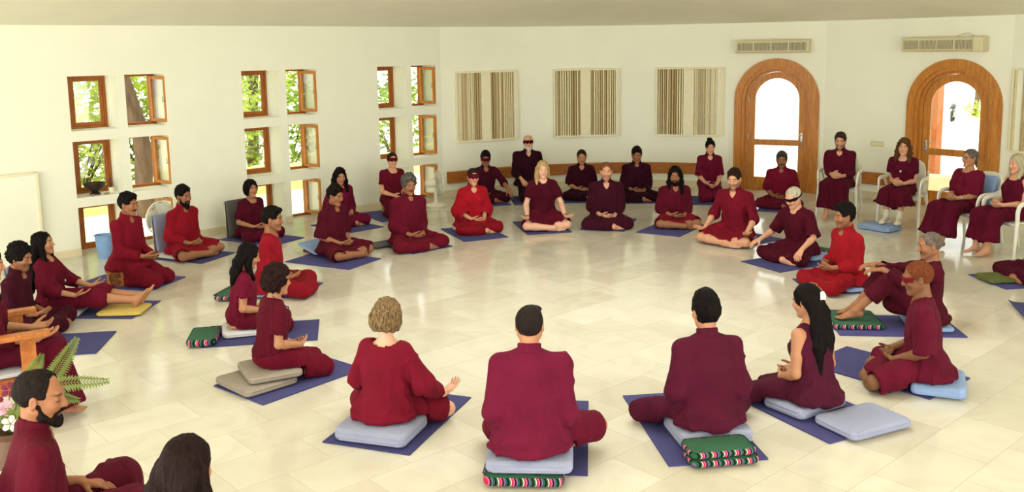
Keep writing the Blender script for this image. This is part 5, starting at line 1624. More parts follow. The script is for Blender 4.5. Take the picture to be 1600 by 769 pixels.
P_('man in red kurta seen from side', (-2.52, 9.36), 84, 1.02, 0.05, near=1, group=INNER, seat=(0.40, 0.34, 'blue', -0.10, 'blue grey cushion hidden under the man in red kurta seen in profile'),
   top=(146, 8, 26), bot=(130, 8, 24), sleeve=1.7, neck='round', skin=BR, hair=('short', BLK), htop=0.01, stubble=0.3, hyaw=10, hpitch=6, kx=0.28, ky=0.36, cover=1.8,
   label='person in red kurta seen in profile behind the two kneeling women')
P_('woman with long dark hair', (-2.42, 8.02), 72, 0.87, 0.075, pose='K', f=True, near=2, group=INNER, seat=(0.36, 0.32, 'pale', -0.02, 'pale grey cushion under the kneeling woman with long dark hair'),
   top=(104, 8, 36), bot=(96, 6, 28), sleeve=0.6, neck='round', hem='short', skin=TN, hair=('longwavy', BLK), hlen=0.30, flen=0.20, hyaw=-4, hpitch=20, lean=4,
   label='kneeling person with long dark hair in maroon tee, next to a green cushion')
P_('woman with short dark curls', (-1.85, 6.8), 58, 0.885, 0.135, pose='K', f=True, near=2, group=INNER,
   top=(88, 6, 26), bot=(104, 6, 30), sleeve=0.72, neck='round', hem='short', skin=TN, hair=('curlyshort', (34, 18, 16)), necklace=0.12, pendant=True, hyaw=-2, hpitch=8, lean=5, hands='lap',
   cut=[((0, -0.02, 0.06), (0.26, 0.23, 0.073))],
   label='kneeling person with short dark curly hair in maroon tee on taupe cushions')
# ---- outer ring along the walls
P_('dark shirted man at left edge', (-4.49, 8.14), 86, 0.93, 0.02, near=1, group=WALLG, zf=0.014,
   top=(60, 8, 24), bot=(58, 4, 22), sleeve=1.6, neck='collar', skin=BR, hair=('afro', BLK), stubble=0.4, hyaw=6, hpitch=14, kx=0.28, ky=0.36, cover=1.8, hands='lap',
   label='person with black wavy hair in dark maroon shirt at the far left edge')
P_('woman with outstretched legs', (-4.46, 8.75), 84, 0.88, 0.055, pose='E', f=True, near=1, group=WALLG, lean=-8, seat=(0.5, 0.46, 'pale', 0.06, 'pale grey cushion under the woman with outstretched bare legs'),
   top=(98, 8, 30), bot=(102, 6, 32), sleeve=1.45, wide=1.2, neck='round', skin=TN, hair=('longwavy', BLK), hlen=0.46, flen=0.3, hyaw=2, hpitch=-6, cover=1.25, hands='thigh', necklace=0.30, pendant=True, feet=(1, -1),
   legs={1: ((0.10, 0.43, 0.165), (0.08, 0.78, 0.125)), -1: ((-0.09, 0.43, 0.165), (-0.04, 0.80, 0.125))},
   arms={1: ((0.17, 0.26, 0.215), (-0.1, 0.95, 0.2), (-0.2, -0.2, 1), 0.3), -1: ((-0.15, 0.30, 0.225), (0.1, 0.95, 0.2), (0.2, -0.2, 1), 0.3)},
   label='person with long dark hair leaning back with bare legs stretched out across mat')
P_('man kneeling on carved stool', (-4.19, 9.84), 102, 0.97, 0.185, pose='K', near=1, group=WALLG,
   top=(124, 8, 30), bot=(110, 6, 28), sleeve=1.9, neck='collar', skin=BR, hair=('short', BLK), moustache=(40, 30, 28), htop=0.012, hyaw=2, hpitch=8, hands='lap', loose=1.02, lean=4,
   arms={1: ((0.085, 0.26, 0.34), (-0.6, 0.8, -0.15), (-0.3, -0.4, 0.6), 0.5), -1: ((-0.085, 0.26, 0.32), (0.6, 0.8, -0.15), (0.3, -0.4, 0.6), 0.5)},
   cut=[((0.04, -0.06, 0.095), (0.128, 0.125, 0.098))],
   label='person kneeling upright on carved wooden stool in crimson kurta')
P_('bearded man in red by windows', (-4.07, 11.22), 118, 0.965, 0.055, near=1, group=WALLG, seat=(0.50, 0.42, 'pale', -0.06, 'pale lilac cushion under the bearded man in red near the windows'),
   top=(142, 8, 28), bot=(134, 8, 26), sleeve=1.75, neck='collar', skin=BR, hair=('short', BLK), htop=0.018, beard=dict(len=0.045), hyaw=0, hpitch=8, kx=0.31, cover=0.93, hands='lap', feet=(1, -1),
   label='person with full black beard in red kurta and bare knees near the windows')
P_('woman with dark bob', (-3.52, 12.27), 130, 0.87, 0.045, f=True, near=1, group=WALLG,
   top=(80, 4, 28), bot=(84, 4, 28), sleeve=0.75, neck='scoop', skin=TN, hair=('bob', BLK), hlen=-0.10, hk=('wavy', 0.006), hyaw=6, hpitch=2, kx=0.28, cover=1.8, hands='lap', necklace=0.03, girth=1.1, shw=1.05,
   label='person with dark chin length bob and scoop neck maroon top, against grey backrest')
P_('woman with long wavy hair under windows', (-2.49, 13.19), 145, 0.94, 0.03, f=True, near=1, group=WALLG,
   top=(102, 6, 38), bot=(100, 4, 38), sleeve=1.7, neck='v', skin=TN, hair=('longwavy', BLK), hlen=0.26, flen=0.22, hback=-0.02, hyaw=8, hpitch=14, kx=0.27, cover=1.8,
   label='person with long wavy black hair in magenta maroon blouse below the middle windows')
P_('masked woman kneeling', (-1.80, 13.75), 150, 0.93, 0.185, pose='K', f=True, near=0, group=WALLG,
   top=(98, 4, 28), bot=(92, 4, 28), sleeve=0.6, neck='scoop', hem='short', skin=LT, hair=('tied', DBR), mask=(84, 4, 24), mask_h=0.028, mask_z=0.016, necklace=0.20, hyaw=10, hpitch=2,
   arms={1: ((0.08, 0.24, 0.36), (-0.5, 0.8, -0.3), (-0.3, -0.5, 0.4), 0.4), -1: ((-0.08, 0.24, 0.34), (0.5, 0.8, -0.3), (0.3, -0.5, 0.4), 0.4)},
   cut=[((0, -0.04, 0.095), (0.152, 0.115, 0.098))],
   label='kneeling person with eye mask in short sleeved maroon top beside last windows')
P_('masked man by back rail', (-0.44, 15.05), 164, 0.93, 0.03, near=0, group=WALLG,
   top=(66, 6, 26), bot=(58, 4, 24), sleeve=1.2, neck='v', skin=BR, hair=('short', BLK), htop=0.014, mask=(82, 4, 24), mask_h=0.030, mask_z=0.012, hyaw=8, hpitch=16, kx=0.29, cover=1.75,
   arms={-1: ((-0.30, 0.36, 0.22), (-0.1, 0.85, -0.5), (0, -0.3, -1), 0.45), 1: ((0.14, 0.28, 0.17), (-0.7, 0.6, -0.1), (0, -0.3, 1), 0.4)},
   label='person with black hair and wide eye mask behind red shawl, arm on knee')
P_('old bearded man with mask', (0.27, 15.2), 172, 1.0, 0.22, pose='K', near=0, group=WALLG,
   top=(44, 4, 18), bot=(40, 3, 16), sleeve=1.85, neck='v', skin=LT, hair=('fringe', (196, 180, 150)), beard=dict(len=0.05, col=(190, 184, 172)), brow=(150, 140, 120), mask=(66, 2, 16), mask_h=0.026, mask_z=0.008, hyaw=0, hpitch=2, lean=1,
   arms={1: ((0.14, 0.22, 0.36), (-0.2, 0.85, -0.4), (0, -0.3, -1), 0.4), -1: ((-0.14, 0.22, 0.36), (0.2, 0.85, -0.4), (0, -0.3, -1), 0.4)},
   cut=[((0, -0.04, 0.112), (0.152, 0.115, 0.115))],
   label='tall kneeling old person with white beard and dark eye mask behind the blonde')
P_('man with receding dark hair', (1.15, 15.2), 180, 0.93, 0.018, near=0, group=WALLG,
   top=(50, 4, 20), bot=(44, 3, 18), sleeve=0.95, wide=1.2, neck='v', skin=TN, hair=('receding', DBR), hyaw=0, hpitch=14, kx=0.28, cover=1.85, girth=1.05,
   label='stout person with receding dark hair in dark maroon, elbow sleeves, by the back rail')
P_('man with black hair by back rail', (2.03, 15.0), 182, 1.0, 0.018, near=0, group=WALLG,
   top=(50, 4, 24), bot=(40, 3, 16), sleeve=1.85, neck='collar', skin=BR, hair=('short', BLK), htop=0.012, hyaw=0, hpitch=16, kx=0.30, cover=1.85,
   label='person with neat black hair in dark maroon, long sleeves, by the back rail')
P_('woman with hair pinned up', (3.2, 14.9), 184, 0.94, 0.18, pose='K', f=True, near=0, group=WALLG,
   top=(98, 6, 34), bot=(104, 6, 40), sleeve=1.0, wide=1.1, neck='v', hem='short', skin=LT, hair=('updo', BLK), hyaw=2, hpitch=14,
   arms={1: ((0.09, 0.24, 0.30), (-0.6, 0.75, -0.3), (-0.3, -0.4, 0.5), 0.4), -1: ((-0.09, 0.24, 0.28), (0.6, 0.75, -0.3), (0.3, -0.4, 0.5), 0.4)},
   cut=[((0, -0.04, 0.095), (0.152, 0.115, 0.098))],
   label='kneeling person with dark hair pinned up in maroon hooded top beside the first door')
P_('man before the first door', (4.15, 14.13), -158, 0.97, 0.03, near=0, group=WALLG,
   top=(112, 10, 34), bot=(92, 6, 30), sleeve=0.95, wide=1.2, neck='collar', skin=(138, 94, 66), hair=('short', (62, 56, 50)), moustache=(30, 24, 22), stubble=0.3, hyaw=-4, hpitch=12, kx=0.29, cover=1.85,
   label='person with greying hair and moustache sitting on the floor before the first arched door')
# ---- the sitters on chairs
CH = dict(pose='C', hands='clasp', cover=1.8, zf=0.004, near=1, group=CHAIRG, cut=[((0, 0.0, 0.30), (0.245, 0.255, 0.114))])
P_('bearded man on chair', (4.77, 13.36), -150, 0.93, 0.412, **{**CH, **dict(top=(84, 6, 30), bot=(78, 4, 28), sleeve=1.85, neck='v', skin=LT, hair=('short', (58, 42, 34)), stubble=0.7, glasses=True, hyaw=-4, hpitch=10, flare=0.12,
   label='bearded person with spectacles sitting on a plastic chair between the doors')})
P_('curly haired woman on chair', (5.36, 12.57), -142, 0.91, 0.412, **{**CH, **dict(f=True, top=(88, 4, 32), bot=(84, 4, 30), sleeve=0.62, neck='scoop', hem='short', skin=LT, hair=('longcurly', (84, 54, 34)), hlen=0.24, flen=0.2, hback=-0.01, necklace=0.22, pendant=True, hyaw=-8, hpitch=4, cover=1.5, flare=0.14, socks=True, az_=0.165, fwd=0.06, zs=0.085,
   label='person with long curly brown hair and white socks on a plastic chair')})
P_('woman with tied grey hair on chair', (5.58, 11.29), -118, 0.90, 0.412, **{**CH, **dict(f=True, lean=-10, top=(104, 10, 36), bot=(86, 4, 30), sleeve=0.98, wide=1.3, neck='boat', skin=TN, hair=('tied', (92, 84, 80)), hyaw=12, hpitch=2, hroll=0, cover=1.8, flare=0.13, girth=1.1, fwd=0.14, glasses=True, bracelet=[(-1, 0.12, MAT_SILVER, 0.004)],
   label='person with grey hair tied back leaning back in a plastic chair before second door')})
P_('old woman with loose white hair', (5.88, 10.72), -104, 0.89, 0.412, **{**CH, **dict(f=True, lean=-5, top=(88, 4, 30), bot=(90, 4, 30), sleeve=0, neck='tank', hem='short', skin=LT, hair=('longwavy', (168, 158, 132)), hline=0.02, hbulk=0.75, streak=0.3, hlen=0.24, flen=0.16, hback=0.0, hyaw=4, hpitch=4, cover=1.75, flare=0.12, feet=(1, -1),
   label='old person with loose white hair and sleeveless maroon top on nearest plastic chair at right')})
# ---- close to the camera
P_('bald bearded man in front', (-2.06, 3.72), 58, 0.90, 0.412, **{**CH, **dict(near=2, zf=0.004, top=(86, 6, 26), bot=(80, 6, 26), sleeve=1.7, neck='collar', skin=BR, hair=('receding', (24, 17, 15)), recede=0.046, hthick=0.006, beard=dict(len=0.012), hyaw=24, hpitch=10, kup=0.08, shw=1.12, girth=1.12, loose=1.1, hs_scale=1.02, feet=None, hands='thigh', kx=0.16,
   label='balding person with dark beard in profile at the front left corner')})
P_('dark haired woman in front', (-1.20, 3.06), 25, 0.86, 0.412, **{**CH, **dict(near=2, f=True, top=(96, 6, 26), bot=(92, 6, 28), sleeve=1.7, neck='round', skin=TN, hair=('longfront', (26, 14, 13)), hlen=0.5, front=True, flen=0.25, hyaw=0, hpitch=16,
   label='top of a head with glossy dark brown parted hair at the bottom edge')})
P_('person in wooden armchair', (-3.55, 6.0), 56, 0.95, 0.43, **{**CH, **dict(near=2, f=True, top=(82, 6, 26), bot=(86, 6, 28), sleeve=1.4, neck='round', skin=TN, hair=('longfront', BLK), hlen=0.4, flen=0.22, hands='mudra', cover=1.94, flare=0.17, fwd=0.02, hpitch=10,
   arms={1: ((0.16, 0.30, 0.60), (-0.25, 0.95, 0.12), (-0.4, -0.1, 1), 0.45), -1: ((-0.16, 0.30, 0.60), (0.25, 0.95, 0.1), (0.4, -0.1, 1), 0.4)},
   cut=[((0, 0.0, 0.30), (0.26, 0.235, 0.131))],
   label='person in long maroon skirt in wooden armchair at left edge, palms up on lap')})
P_('person cropped by right edge', (5.62, 9.45), -96, 0.95, 0.05, near=1, group=WALLG, 
   top=(72, 4, 24), bot=(72, 4, 26), sleeve=1.8, neck='collar', skin=BR, hair=('short', BLK), kx=0.26, ky=0.42, cover=1.9,
   label='only the dark maroon knees of a person cropped by the right edge')

for S in PEOPLE: make_person(S)

# ---- mats
for c, az, who, ln in (((-0.78, 6.02), 20, 'woman with the wavy blond bob', 1.0), ((0.16, 5.73), 5, 'man seen squarely from behind', 1.15), ((1.15, 5.84), -7, 'man with thick black hair', 1.14),
        ((2.0, 6.14), -27, 'woman with the white hair clip', 1.08), ((2.83, 6.80), -40, 'man with orange hair', 1.0), ((3.35, 7.94), -84, 'balding man with raised knees', 1.05),
        ((3.46, 9.34), -92, 'young man in bright red', 0.95), ((3.20, 10.42), -118, 'white haired man in a blindfold', 0.95), ((2.93, 11.66), -125, 'bearded man with open palms', 0.9),
        ((2.16, 12.46), -148, 'long haired bearded man', 0.9), ((1.36, 12.86), -162, 'broad man with a goatee', 0.95), ((0.40, 12.72), 168, 'blonde woman', 0.95), ((-0.53, 12.36), 157, 'woman in the red shawl', 0.95),
        ((-1.30, 11.67), 138, 'grey haired man with moustache', 0.92), ((-2.15, 10.85), 118, 'clean shaven man with one bare knee', 0.95), ((-2.58, 9.54), 100, 'man in red kurta in profile', 0.95),
        ((-2.24, 8.0), 80, 'kneeling woman with long dark hair', 0.97), ((-1.73, 6.86), 40, 'kneeling woman with dark curls', 0.94), ((-4.05, 7.74), 82, 'man at the far left edge', 1.0),
        ((-4.12, 8.86), 94, 'woman with outstretched legs', 1.05), ((-4.22, 9.96), 106, 'man kneeling on the carved stool', 0.98), ((-4.02, 11.24), 112, 'bearded man in red by the windows', 0.95),
        ((-3.36, 12.2), 120, 'woman with the dark bob', 0.95), ((-2.36, 13.0), 135, 'woman with wavy hair below the windows', 0.9), ((-1.86, 13.82), 150, 'kneeling masked woman', 0.9),
        ((-0.43, 14.9), 164, 'masked man by the back rail', 0.85), ((0.30, 15.02), 174, 'tall old man with white beard', 0.85), ((1.12, 15.1), 180, 'stout man by the back rail', 0.85),
        ((2.03, 14.96), 180, 'neat black haired man by the back rail', 0.85), ((3.12, 14.74), 188, 'woman with pinned up hair', 0.85), ((4.10, 13.98), -160, 'man before the first arched door', 0.85),
        ((5.42, 9.46), -97, 'person cropped by the right edge', 1.0)):
    mat(c, az, who, ln, m=(M_MAT, M_MAT2, M_MAT3)[int(abs(c[0] * 10)) % 3] if c[1] < 14 else M_MAT2)
mat((5.12, 8.2), -75, '', 0.95, m=M_MAT2, curl=0.02, label='empty dark blue yoga mat cut off by the right edge of the photo')

# ---- other cushions and seats
def at(pos, az, x, y, z):
    f, r = frame_az(az); return (pos[0] + r.x * x + f.x * y, pos[1] + r.y * x + f.y * y, z)
SG = 'green striped cushions'
cushion(at((0.085, 5.20), 4, -0.03, -0.04, 0.0115), 4, 'green', (0.46, 0.38, 0.066), 'green cushion with woven striped edge beneath the man seen squarely from behind', SG, True)
cushion(at((0.085, 5.20), 4, 0.0, -0.02, 0.0790), 4, 'blue', (0.50, 0.38, 0.083), 'pale blue grey cushion under the man seen squarely from behind, above a striped one', seams=2)
cushion(at((1.23, 5.66), -9, -0.05, -0.345, 0.0115), -8, 'green', (0.42, 0.22, 0.05), 'lower of the two green striped cushions behind the thick haired man', SG, True)
cushion(at((1.23, 5.66), -9, -0.06, -0.335, 0.0630), -10, 'green', (0.41, 0.22, 0.05), 'upper of the two green striped cushions behind the thick haired man', SG, True)
cushion((2.27, 5.775, 0.0115), -26, 'blue', (0.52, 0.36, 0.065), 'spare blue grey cushion lying beside the woman with the white hair clip', seams=2)
cushion(at((3.62, 7.92), -80, 0.02, 0.60, 0.0115), -84, 'green', (0.48, 0.44, 0.05), 'green cushion with striped edge under the bare feet of the balding man', SG, True)
cushion((-2.70, 7.80, 0.0115), 80, 'green', (0.40, 0.24, 0.07), 'green striped cushion behind the kneeling woman with long dark hair', SG, True)
cushion((-2.88, 9.24, 0.0120), 95, 'green', (0.36, 0.26, 0.05), 'green striped cushion behind the man in red kurta seen in profile', SG, True)
cushion(at((-1.85, 6.8), 58, 0.0, -0.02, 0.0730), 62, 'taupe', (0.46, 0.40, 0.058), 'upper taupe cushion under the kneeling woman with dark curls', 'taupe cushions', seams=2)
cushion(at((-1.85, 6.8), 58, 0.02, -0.13, 0.0115), 44, 'taupe', (0.48, 0.44, 0.06), 'lower taupe cushion on the mat under the kneeling woman with dark curls', 'taupe cushions', seams=2)
cushion((4.92, 12.22, 0.001), -125, 'sky', (0.48, 0.34, 0.075), 'blue grey cushion on the floor under the white socked feet', seams=2)
cushion((-3.78, 8.74, 0.0115), 88, 'yellow', (0.36, 0.42, 0.040), 'mustard yellow cushion under the outstretched legs')
cushion(at((-2.19, 11.1), 125, -0.02, -0.285, 0.068), 125, 'sky', (0.42, 0.34, 0.04), 'light blue cushion tilted behind the clean shaven man', tilt=(-17, 0))
cushion(at((-2.19, 11.1), 125, -0.06, -0.36, 0.0115), 125, 'red', (0.36, 0.16, 0.05), 'dark red patterned cushion under the tilted light blue one')
cushion((5.03, 9.42, 0.0115), -95, 'olive', (0.30, 0.30, 0.06), 'olive green cushion on the mat at the right edge')
cushion((-1.70, 11.56, 0.0115), 138, 'dark', (0.24, 0.20, 0.04), 'dark cushion edge behind the grey haired man with moustache')
cushion(at((3.34, 10.56), -125, 0.02, -0.43, 0.0115), -125, 'green', (0.30, 0.16, 0.06), 'green striped cushion behind the white haired man in the blindfold', SG, True)

def stool(pos, az, w, d, h, label, carved):
    t = empty('meditation_stool', (pos[0], pos[1], 0.0115), -math.radians(az)); tag(t, label, 'stool', 'low wooden kneeling stools')
    bm = bmesh.new(); box(bm, (-w / 2 - 0.015, -d / 2 - 0.01, h - 0.022), (w / 2 + 0.015, d / 2 + 0.01, h), 0.004); bm_obj('stool_top', bm, M_CHAIRW, t)
    for s in (-1, 1):
        bm = bmesh.new(); box(bm, (s * (w / 2 - 0.012) - 0.01, -d / 2, 0), (s * (w / 2 - 0.012) + 0.01, d / 2, h - 0.022), 0.003); sp = bm_obj('side_panel', bm, M_CHAIRW, t)
        if carved:
            bm = bmesh.new(); x = s * (w / 2) - s * 0.001
            for r in (0.02, 0.038, 0.056, 0.072):
                tube(bm, [(x, r * math.cos(a), h * 0.47 + r * math.sin(a)) for a in np.linspace(0.3, 2 * math.pi - 0.3 * (r > 0.03), 25)], 0.005, 6)
            bm_obj('carving', bm, M_BRONZE, sp, True)
    if carved:
        bm = bmesh.new(); box(bm, (-w / 2 + 0.02, -d / 2, 0.0), (w / 2 - 0.02, -d / 2 + 0.02, h - 0.022), 0.003); bk = bm_obj('back_panel', bm, M_CHAIRW, t)
        bm = bmesh.new()
        for r in (0.02, 0.038, 0.056): tube(bm, [(r * math.cos(a), -d / 2 - 0.001, h * 0.47 + r * math.sin(a)) for a in np.linspace(0.3, 2 * math.pi - 0.2, 25)], 0.005, 6)
        bm_obj('carving', bm, M_BRONZE, bk, True)
stool(at((-4.19, 9.84), 102, 0.04, -0.06, 0), 102, 0.19, 0.20, 0.172, 'small carved wooden stool under the kneeling man in crimson', True)
stool(at((-1.80, 13.75), 150, 0, -0.04, 0), 150, 0.24, 0.17, 0.172, 'plain wooden stool under the kneeling masked woman', False)
stool(at((0.27, 15.2), 172, 0, -0.04, 0), 172, 0.24, 0.17, 0.205, 'plain wooden stool under the tall old man with white beard', False)
stool(at((3.2, 14.9), 184, 0, -0.04, 0), 184, 0.24, 0.17, 0.172, 'plain wooden stool under the woman with pinned up hair', False)

def backrest(pos, az, col, label, bw=0.44):
    t = empty('floor_backrest', (pos[0], pos[1], 0.0115), -math.radians(az)); tag(t, label, 'backrest', 'floor backrests')
    bm = cushion_mesh(bw, 0.50, 0.05)
    o = bm_obj('back_pad', bm, M_CUSH[col], t, True); o.location = (0, 0, 0.25); o.rotation_euler = (math.radians(96), 0, 0)
    bm = bmesh.new(); tube(bm, [(-bw / 2 - 0.01, -0.005, 0.0), (-bw / 2 - 0.01, -0.05, 0.49), (bw / 2 + 0.01, -0.05, 0.49), (bw / 2 + 0.01, -0.005, 0.0)], 0.010, 8); bm_obj('back_frame', bm, M_METAL, t, True)
backrest(at((-4.07, 11.22), 118, -0.05, -0.27, 0), 118, 'blue', 'upright blue grey backrest behind the bearded man in red')
backrest(at((-3.52, 12.27), 130, 0.04, -0.215, 0), 130, 'dark', 'upright dark grey backrest behind the woman with dark bob', 0.34)
backrest(at((-4.46, 8.75), 84, 0.0, -0.29, 0), 84, 'sky', 'upright light blue backrest behind the woman with outstretched legs')

plastic_chair(at((4.77, 13.36), -150, 0, -0.05, 0), -150, 'white plastic armchair under the bearded man with spectacles')
plastic_chair(at((5.36, 12.57), -142, 0, -0.05, 0), -142, 'white plastic armchair under the curly haired woman in socks')
plastic_chair(at((5.58, 11.29), -118, 0, -0.11, 0), -118, 'white plastic armchair under the woman with tied grey hair', 17)
plastic_chair(at((5.88, 10.72), -104, 0, -0.05, 0), -104, 'white plastic armchair under the old woman with loose white hair')
plastic_chair(at((-2.06, 3.72), 58, 0, -0.12, 0), 58, 'white plastic armchair under the balding bearded man at the front')
plastic_chair(at((-1.20, 3.06), 25, 0, -0.05, 0), 25, 'white plastic armchair under the dark haired woman at the bottom edge')
wooden_armchair((-3.55, 6.0), 56, 'wooden armchair with flat arms at the left edge')
o = cushion(at((-3.55, 6.0), 56, 0, 0.0, 0.385), 56, 'pale', (0.5, 0.44, 0.04), 'pale cushion on the seat of the wooden armchair')
bc = cushion(at((5.58, 11.29), -118, 0, -0.285, 0.64), -118, 'sky', (0.38, 0.40, 0.05), 'light blue cushion behind the back of the woman with tied grey hair', 'back cushions on chairs', tilt=(105, 0))
bc = cushion(at((-2.06, 3.72), 58, 0, -0.262, 0.64), 58, 'sky', (0.38, 0.40, 0.05), 'blue grey cushion behind the back of the balding bearded man', 'back cushions on chairs', tilt=(101, 0))

# ---- flowers in front of the wooden armchair
M_FERN = plain('fern_green', srgb(98, 112, 44), 0.6, var=0.25, nscale=6)
M_PINK = plain('petal_pink', srgb(222, 150, 180), 0.7, var=0.12, nscale=30)
M_WPET = plain('petal_white', srgb(240, 236, 226), 0.7, var=0.05, nscale=30)
M_MAG = plain('petal_magenta', srgb(112, 12, 60), 0.7, var=0.2, nscale=30)
M_POT = plain('clay_vase', srgb(96, 66, 48), 0.6, var=0.1)
t = empty('flower_vase', (-2.78, 4.86, 0)); tag(t, 'tall vase of ferns with pink and white flowers at the left edge', 'flowers')
bm = bmesh.new(); lathe(bm, [(0.10, 0), (0.11, 0.01), (0.15, 0.15), (0.13, 0.32), (0.09, 0.42), (0.11, 0.46), (0.10, 0.46), (0.08, 0.42), (0.02, 0.2)], 32); bm_obj('vase', bm, M_POT, t, True, 40)
def frond(base, mid, tip, wmax, n=16):
    bm = bmesh.new(); pts = bez([base, mid, tip], n // 2 + 2); N_ = len(pts)
    tube(bm, pts, [0.004 * (1 - 0.7 * i / N_) for i in range(N_)], 5)
    for i in range(2, N_ - 1):
        p = pts[i]; tg = (pts[i + 1] - pts[i - 1]).normalized(); sd = tg.cross(Vector((0.4, -0.8, 0.4))).normalized()
        w = wmax * math.sin(math.pi * min(1, (i / N_) * 0.9 + 0.1)) ** 0.8
        for s in (-1, 1):
            for kk in (0, 0.5):
                p2 = p.lerp(pts[i + 1], kk)
                q = p2 + sd * s * w + tg * w * 0.45 + Vector((0, 0, -0.15 * w)); up = tg * 0.011
                m_ = p2.lerp(q, 0.5) + Vector((0, 0, 0.006))
                a, b, c, d = bm.verts.new(p2 - up * 0.7), bm.verts.new(m_ - up * 0.8), bm.verts.new(q), bm.verts.new(m_ + up * 0.9)
                bm.faces.new((a, b, c, d))
    o = bm_obj('fern_frond', bm, M_FERN, t); m = o.modifiers.new('thick', 'SOLIDIFY'); m.thickness = 0.0016
for b, m, e, w in (((0, 0, 0.44), (0.12, 0.26, 0.66), (0.14, 0.56, 0.80), 0.06), ((0, 0, 0.44), (0.16, 0.14, 0.64), (0.46, 0.24, 0.64), 0.055), ((0, 0, 0.44), (0.02, 0.20, 0.66), (-0.02, 0.44, 0.74), 0.05),
                   ((0, 0, 0.44), (-0.12, -0.05, 0.62), (-0.3, -0.15, 0.66), 0.05), ((0, 0, 0.44), (0.1, -0.1, 0.60), (0.26, -0.2, 0.55), 0.05), ((0, 0, 0.44), (0.10, 0.12, 0.60), (0.30, 0.20, 0.54), 0.05)):
    frond(b, m, e, w)
def flower(c, r, m, nrm_):
    bm = bmesh.new(); nz_ = Vector(nrm_).normalized(); a1 = nz_.orthogonal().normalized(); a2 = nz_.cross(a1)
    for k in range(5):
        a = 2 * math.pi * k / 5; d = a1 * math.cos(a) + a2 * math.sin(a); s_ = a1 * -math.sin(a) + a2 * math.cos(a)
        vs = [Vector(c) + d * r * u_ + s_ * r * v_ + nz_ * r * w_ for u_, v_, w_ in ((0.08, 0, 0), (0.55, -0.36, 0.22), (0.95, -0.24, 0.14), (1.02, 0, 0.10), (0.95, 0.24, 0.14), (0.55, 0.36, 0.22))]
        bm.faces.new([bm.verts.new(v) for v in vs])
    o = bm_obj('flower', bm, m, t); md = o.modifiers.new('thick', 'SOLIDIFY'); md.thickness = 0.003
    bm = bmesh.new(); tube(bm, [Vector(c) - nz_ * 0.005, Vector(c) * 0.5 + Vector((0, 0, 0.27)), Vector((c[0] * 0.2, c[1] * 0.2, 0.43))], 0.003, 5); bm_obj('stem', bm, M_FERN, t, True)
for c, r, m in (((0.02, -0.06, 0.60), 0.045, M_PINK), ((0.10, 0.16, 0.66), 0.045, M_PINK), ((0.06, -0.10, 0.53), 0.045, M_WPET), ((0.12, -0.06, 0.50), 0.04, M_WPET), ((-0.02, 0.06, 0.66), 0.045, M_MAG), ((0.05, 0.10, 0.61), 0.035, M_WPET), ((-0.08, 0.0, 0.62), 0.05, M_MAG), ((0.09, 0.04, 0.60), 0.03, M_MAG), ((0.0, 0.16, 0.66), 0.035, M_MAG)):
    flower(c, r, m, (0.5, -0.7, 0.5))
# ------------------------------------------------------------------ the garden outside
def leaf_cloud(bm, c, rad, n, size, seed):
    r = random.Random(seed)
    for _ in range(n):
        while True:
            p = Vector((r.uniform(-1, 1), r.uniform(-1, 1), r.uniform(-1, 1)))
            if 0.25 < p.length < 1: break
        p = Vector((p.x * rad[0], p.y * rad[1], p.z * rad[2])) + Vector(c)
        d = Vector((r.gauss(0, 1), r.gauss(0, 1), r.gauss(0, 0.7))).normalized(); e = d.orthogonal().normalized()
        e = (Matrix.Rotation(r.uniform(0, 6.28), 3, d) @ e); s = size * r.uniform(0.6, 1.3); nn = d.cross(e)
        v = [bm.verts.new(p + q) for q in (d * -s, e * s * 0.42 + nn * s * 0.12, d * s, e * -s * 0.42 + nn * s * 0.12)]
        bm.faces.new(v)

def tree(name, base, trunk, clouds, label, group, leafm, tr=0.16, leafsize=0.09, seed=1):
    t = empty(name, base); tag(t, label, 'tree' if trunk else 'shrub', group)
    b = Vector(base)
    if trunk:
        bm = bmesh.new(); pts = bez([Vector(p) for p in trunk], 6); N_ = len(pts)
        tube(bm, pts, [tr * (1.15 - 0.5 * i / N_) for i in range(N_)], 14)
        for v in bm.verts: v.co += Vector((1, 0.6, 0)) * 0.012 * math.sin(v.co.z * 9 + v.co.x * 30)
        bm_obj('trunk', bm, M_BARK, t, True)
        top = pts[-1]
        for k, (c, rad, n) in enumerate(clouds):
            bm = bmesh.new(); tube(bm, bez([pts[int(N_ * 0.7)], pts[int(N_ * 0.7)].lerp(Vector(c), 0.5) + Vector((0, 0, 0.2)), Vector(c)], 4), [0.05, 0.05, 0.045, 0.04, 0.035, 0.03, 0.025, 0.02, 0.015], 7); bm_obj('branch', bm, M_BARK, t, True)
    else:
        bm = bmesh.new(); r = random.Random(seed)
        for k in range(9):
            a = r.uniform(0, 6.28); tube(bm, [(0, 0, 0), (0.25 * math.cos(a), 0.25 * math.sin(a), 0.5), (0.6 * math.cos(a), 0.6 * math.sin(a), 1.1)], 0.014, 5)
        bm_obj('stem', bm, M_BARK, t, True)
    bm = bmesh.new()
    for k, (c, rad, n) in enumerate(clouds): leaf_cloud(bm, c, rad, n, leafsize, seed * 17 + k)
    bm_obj('foliage', bm, leafm, t)

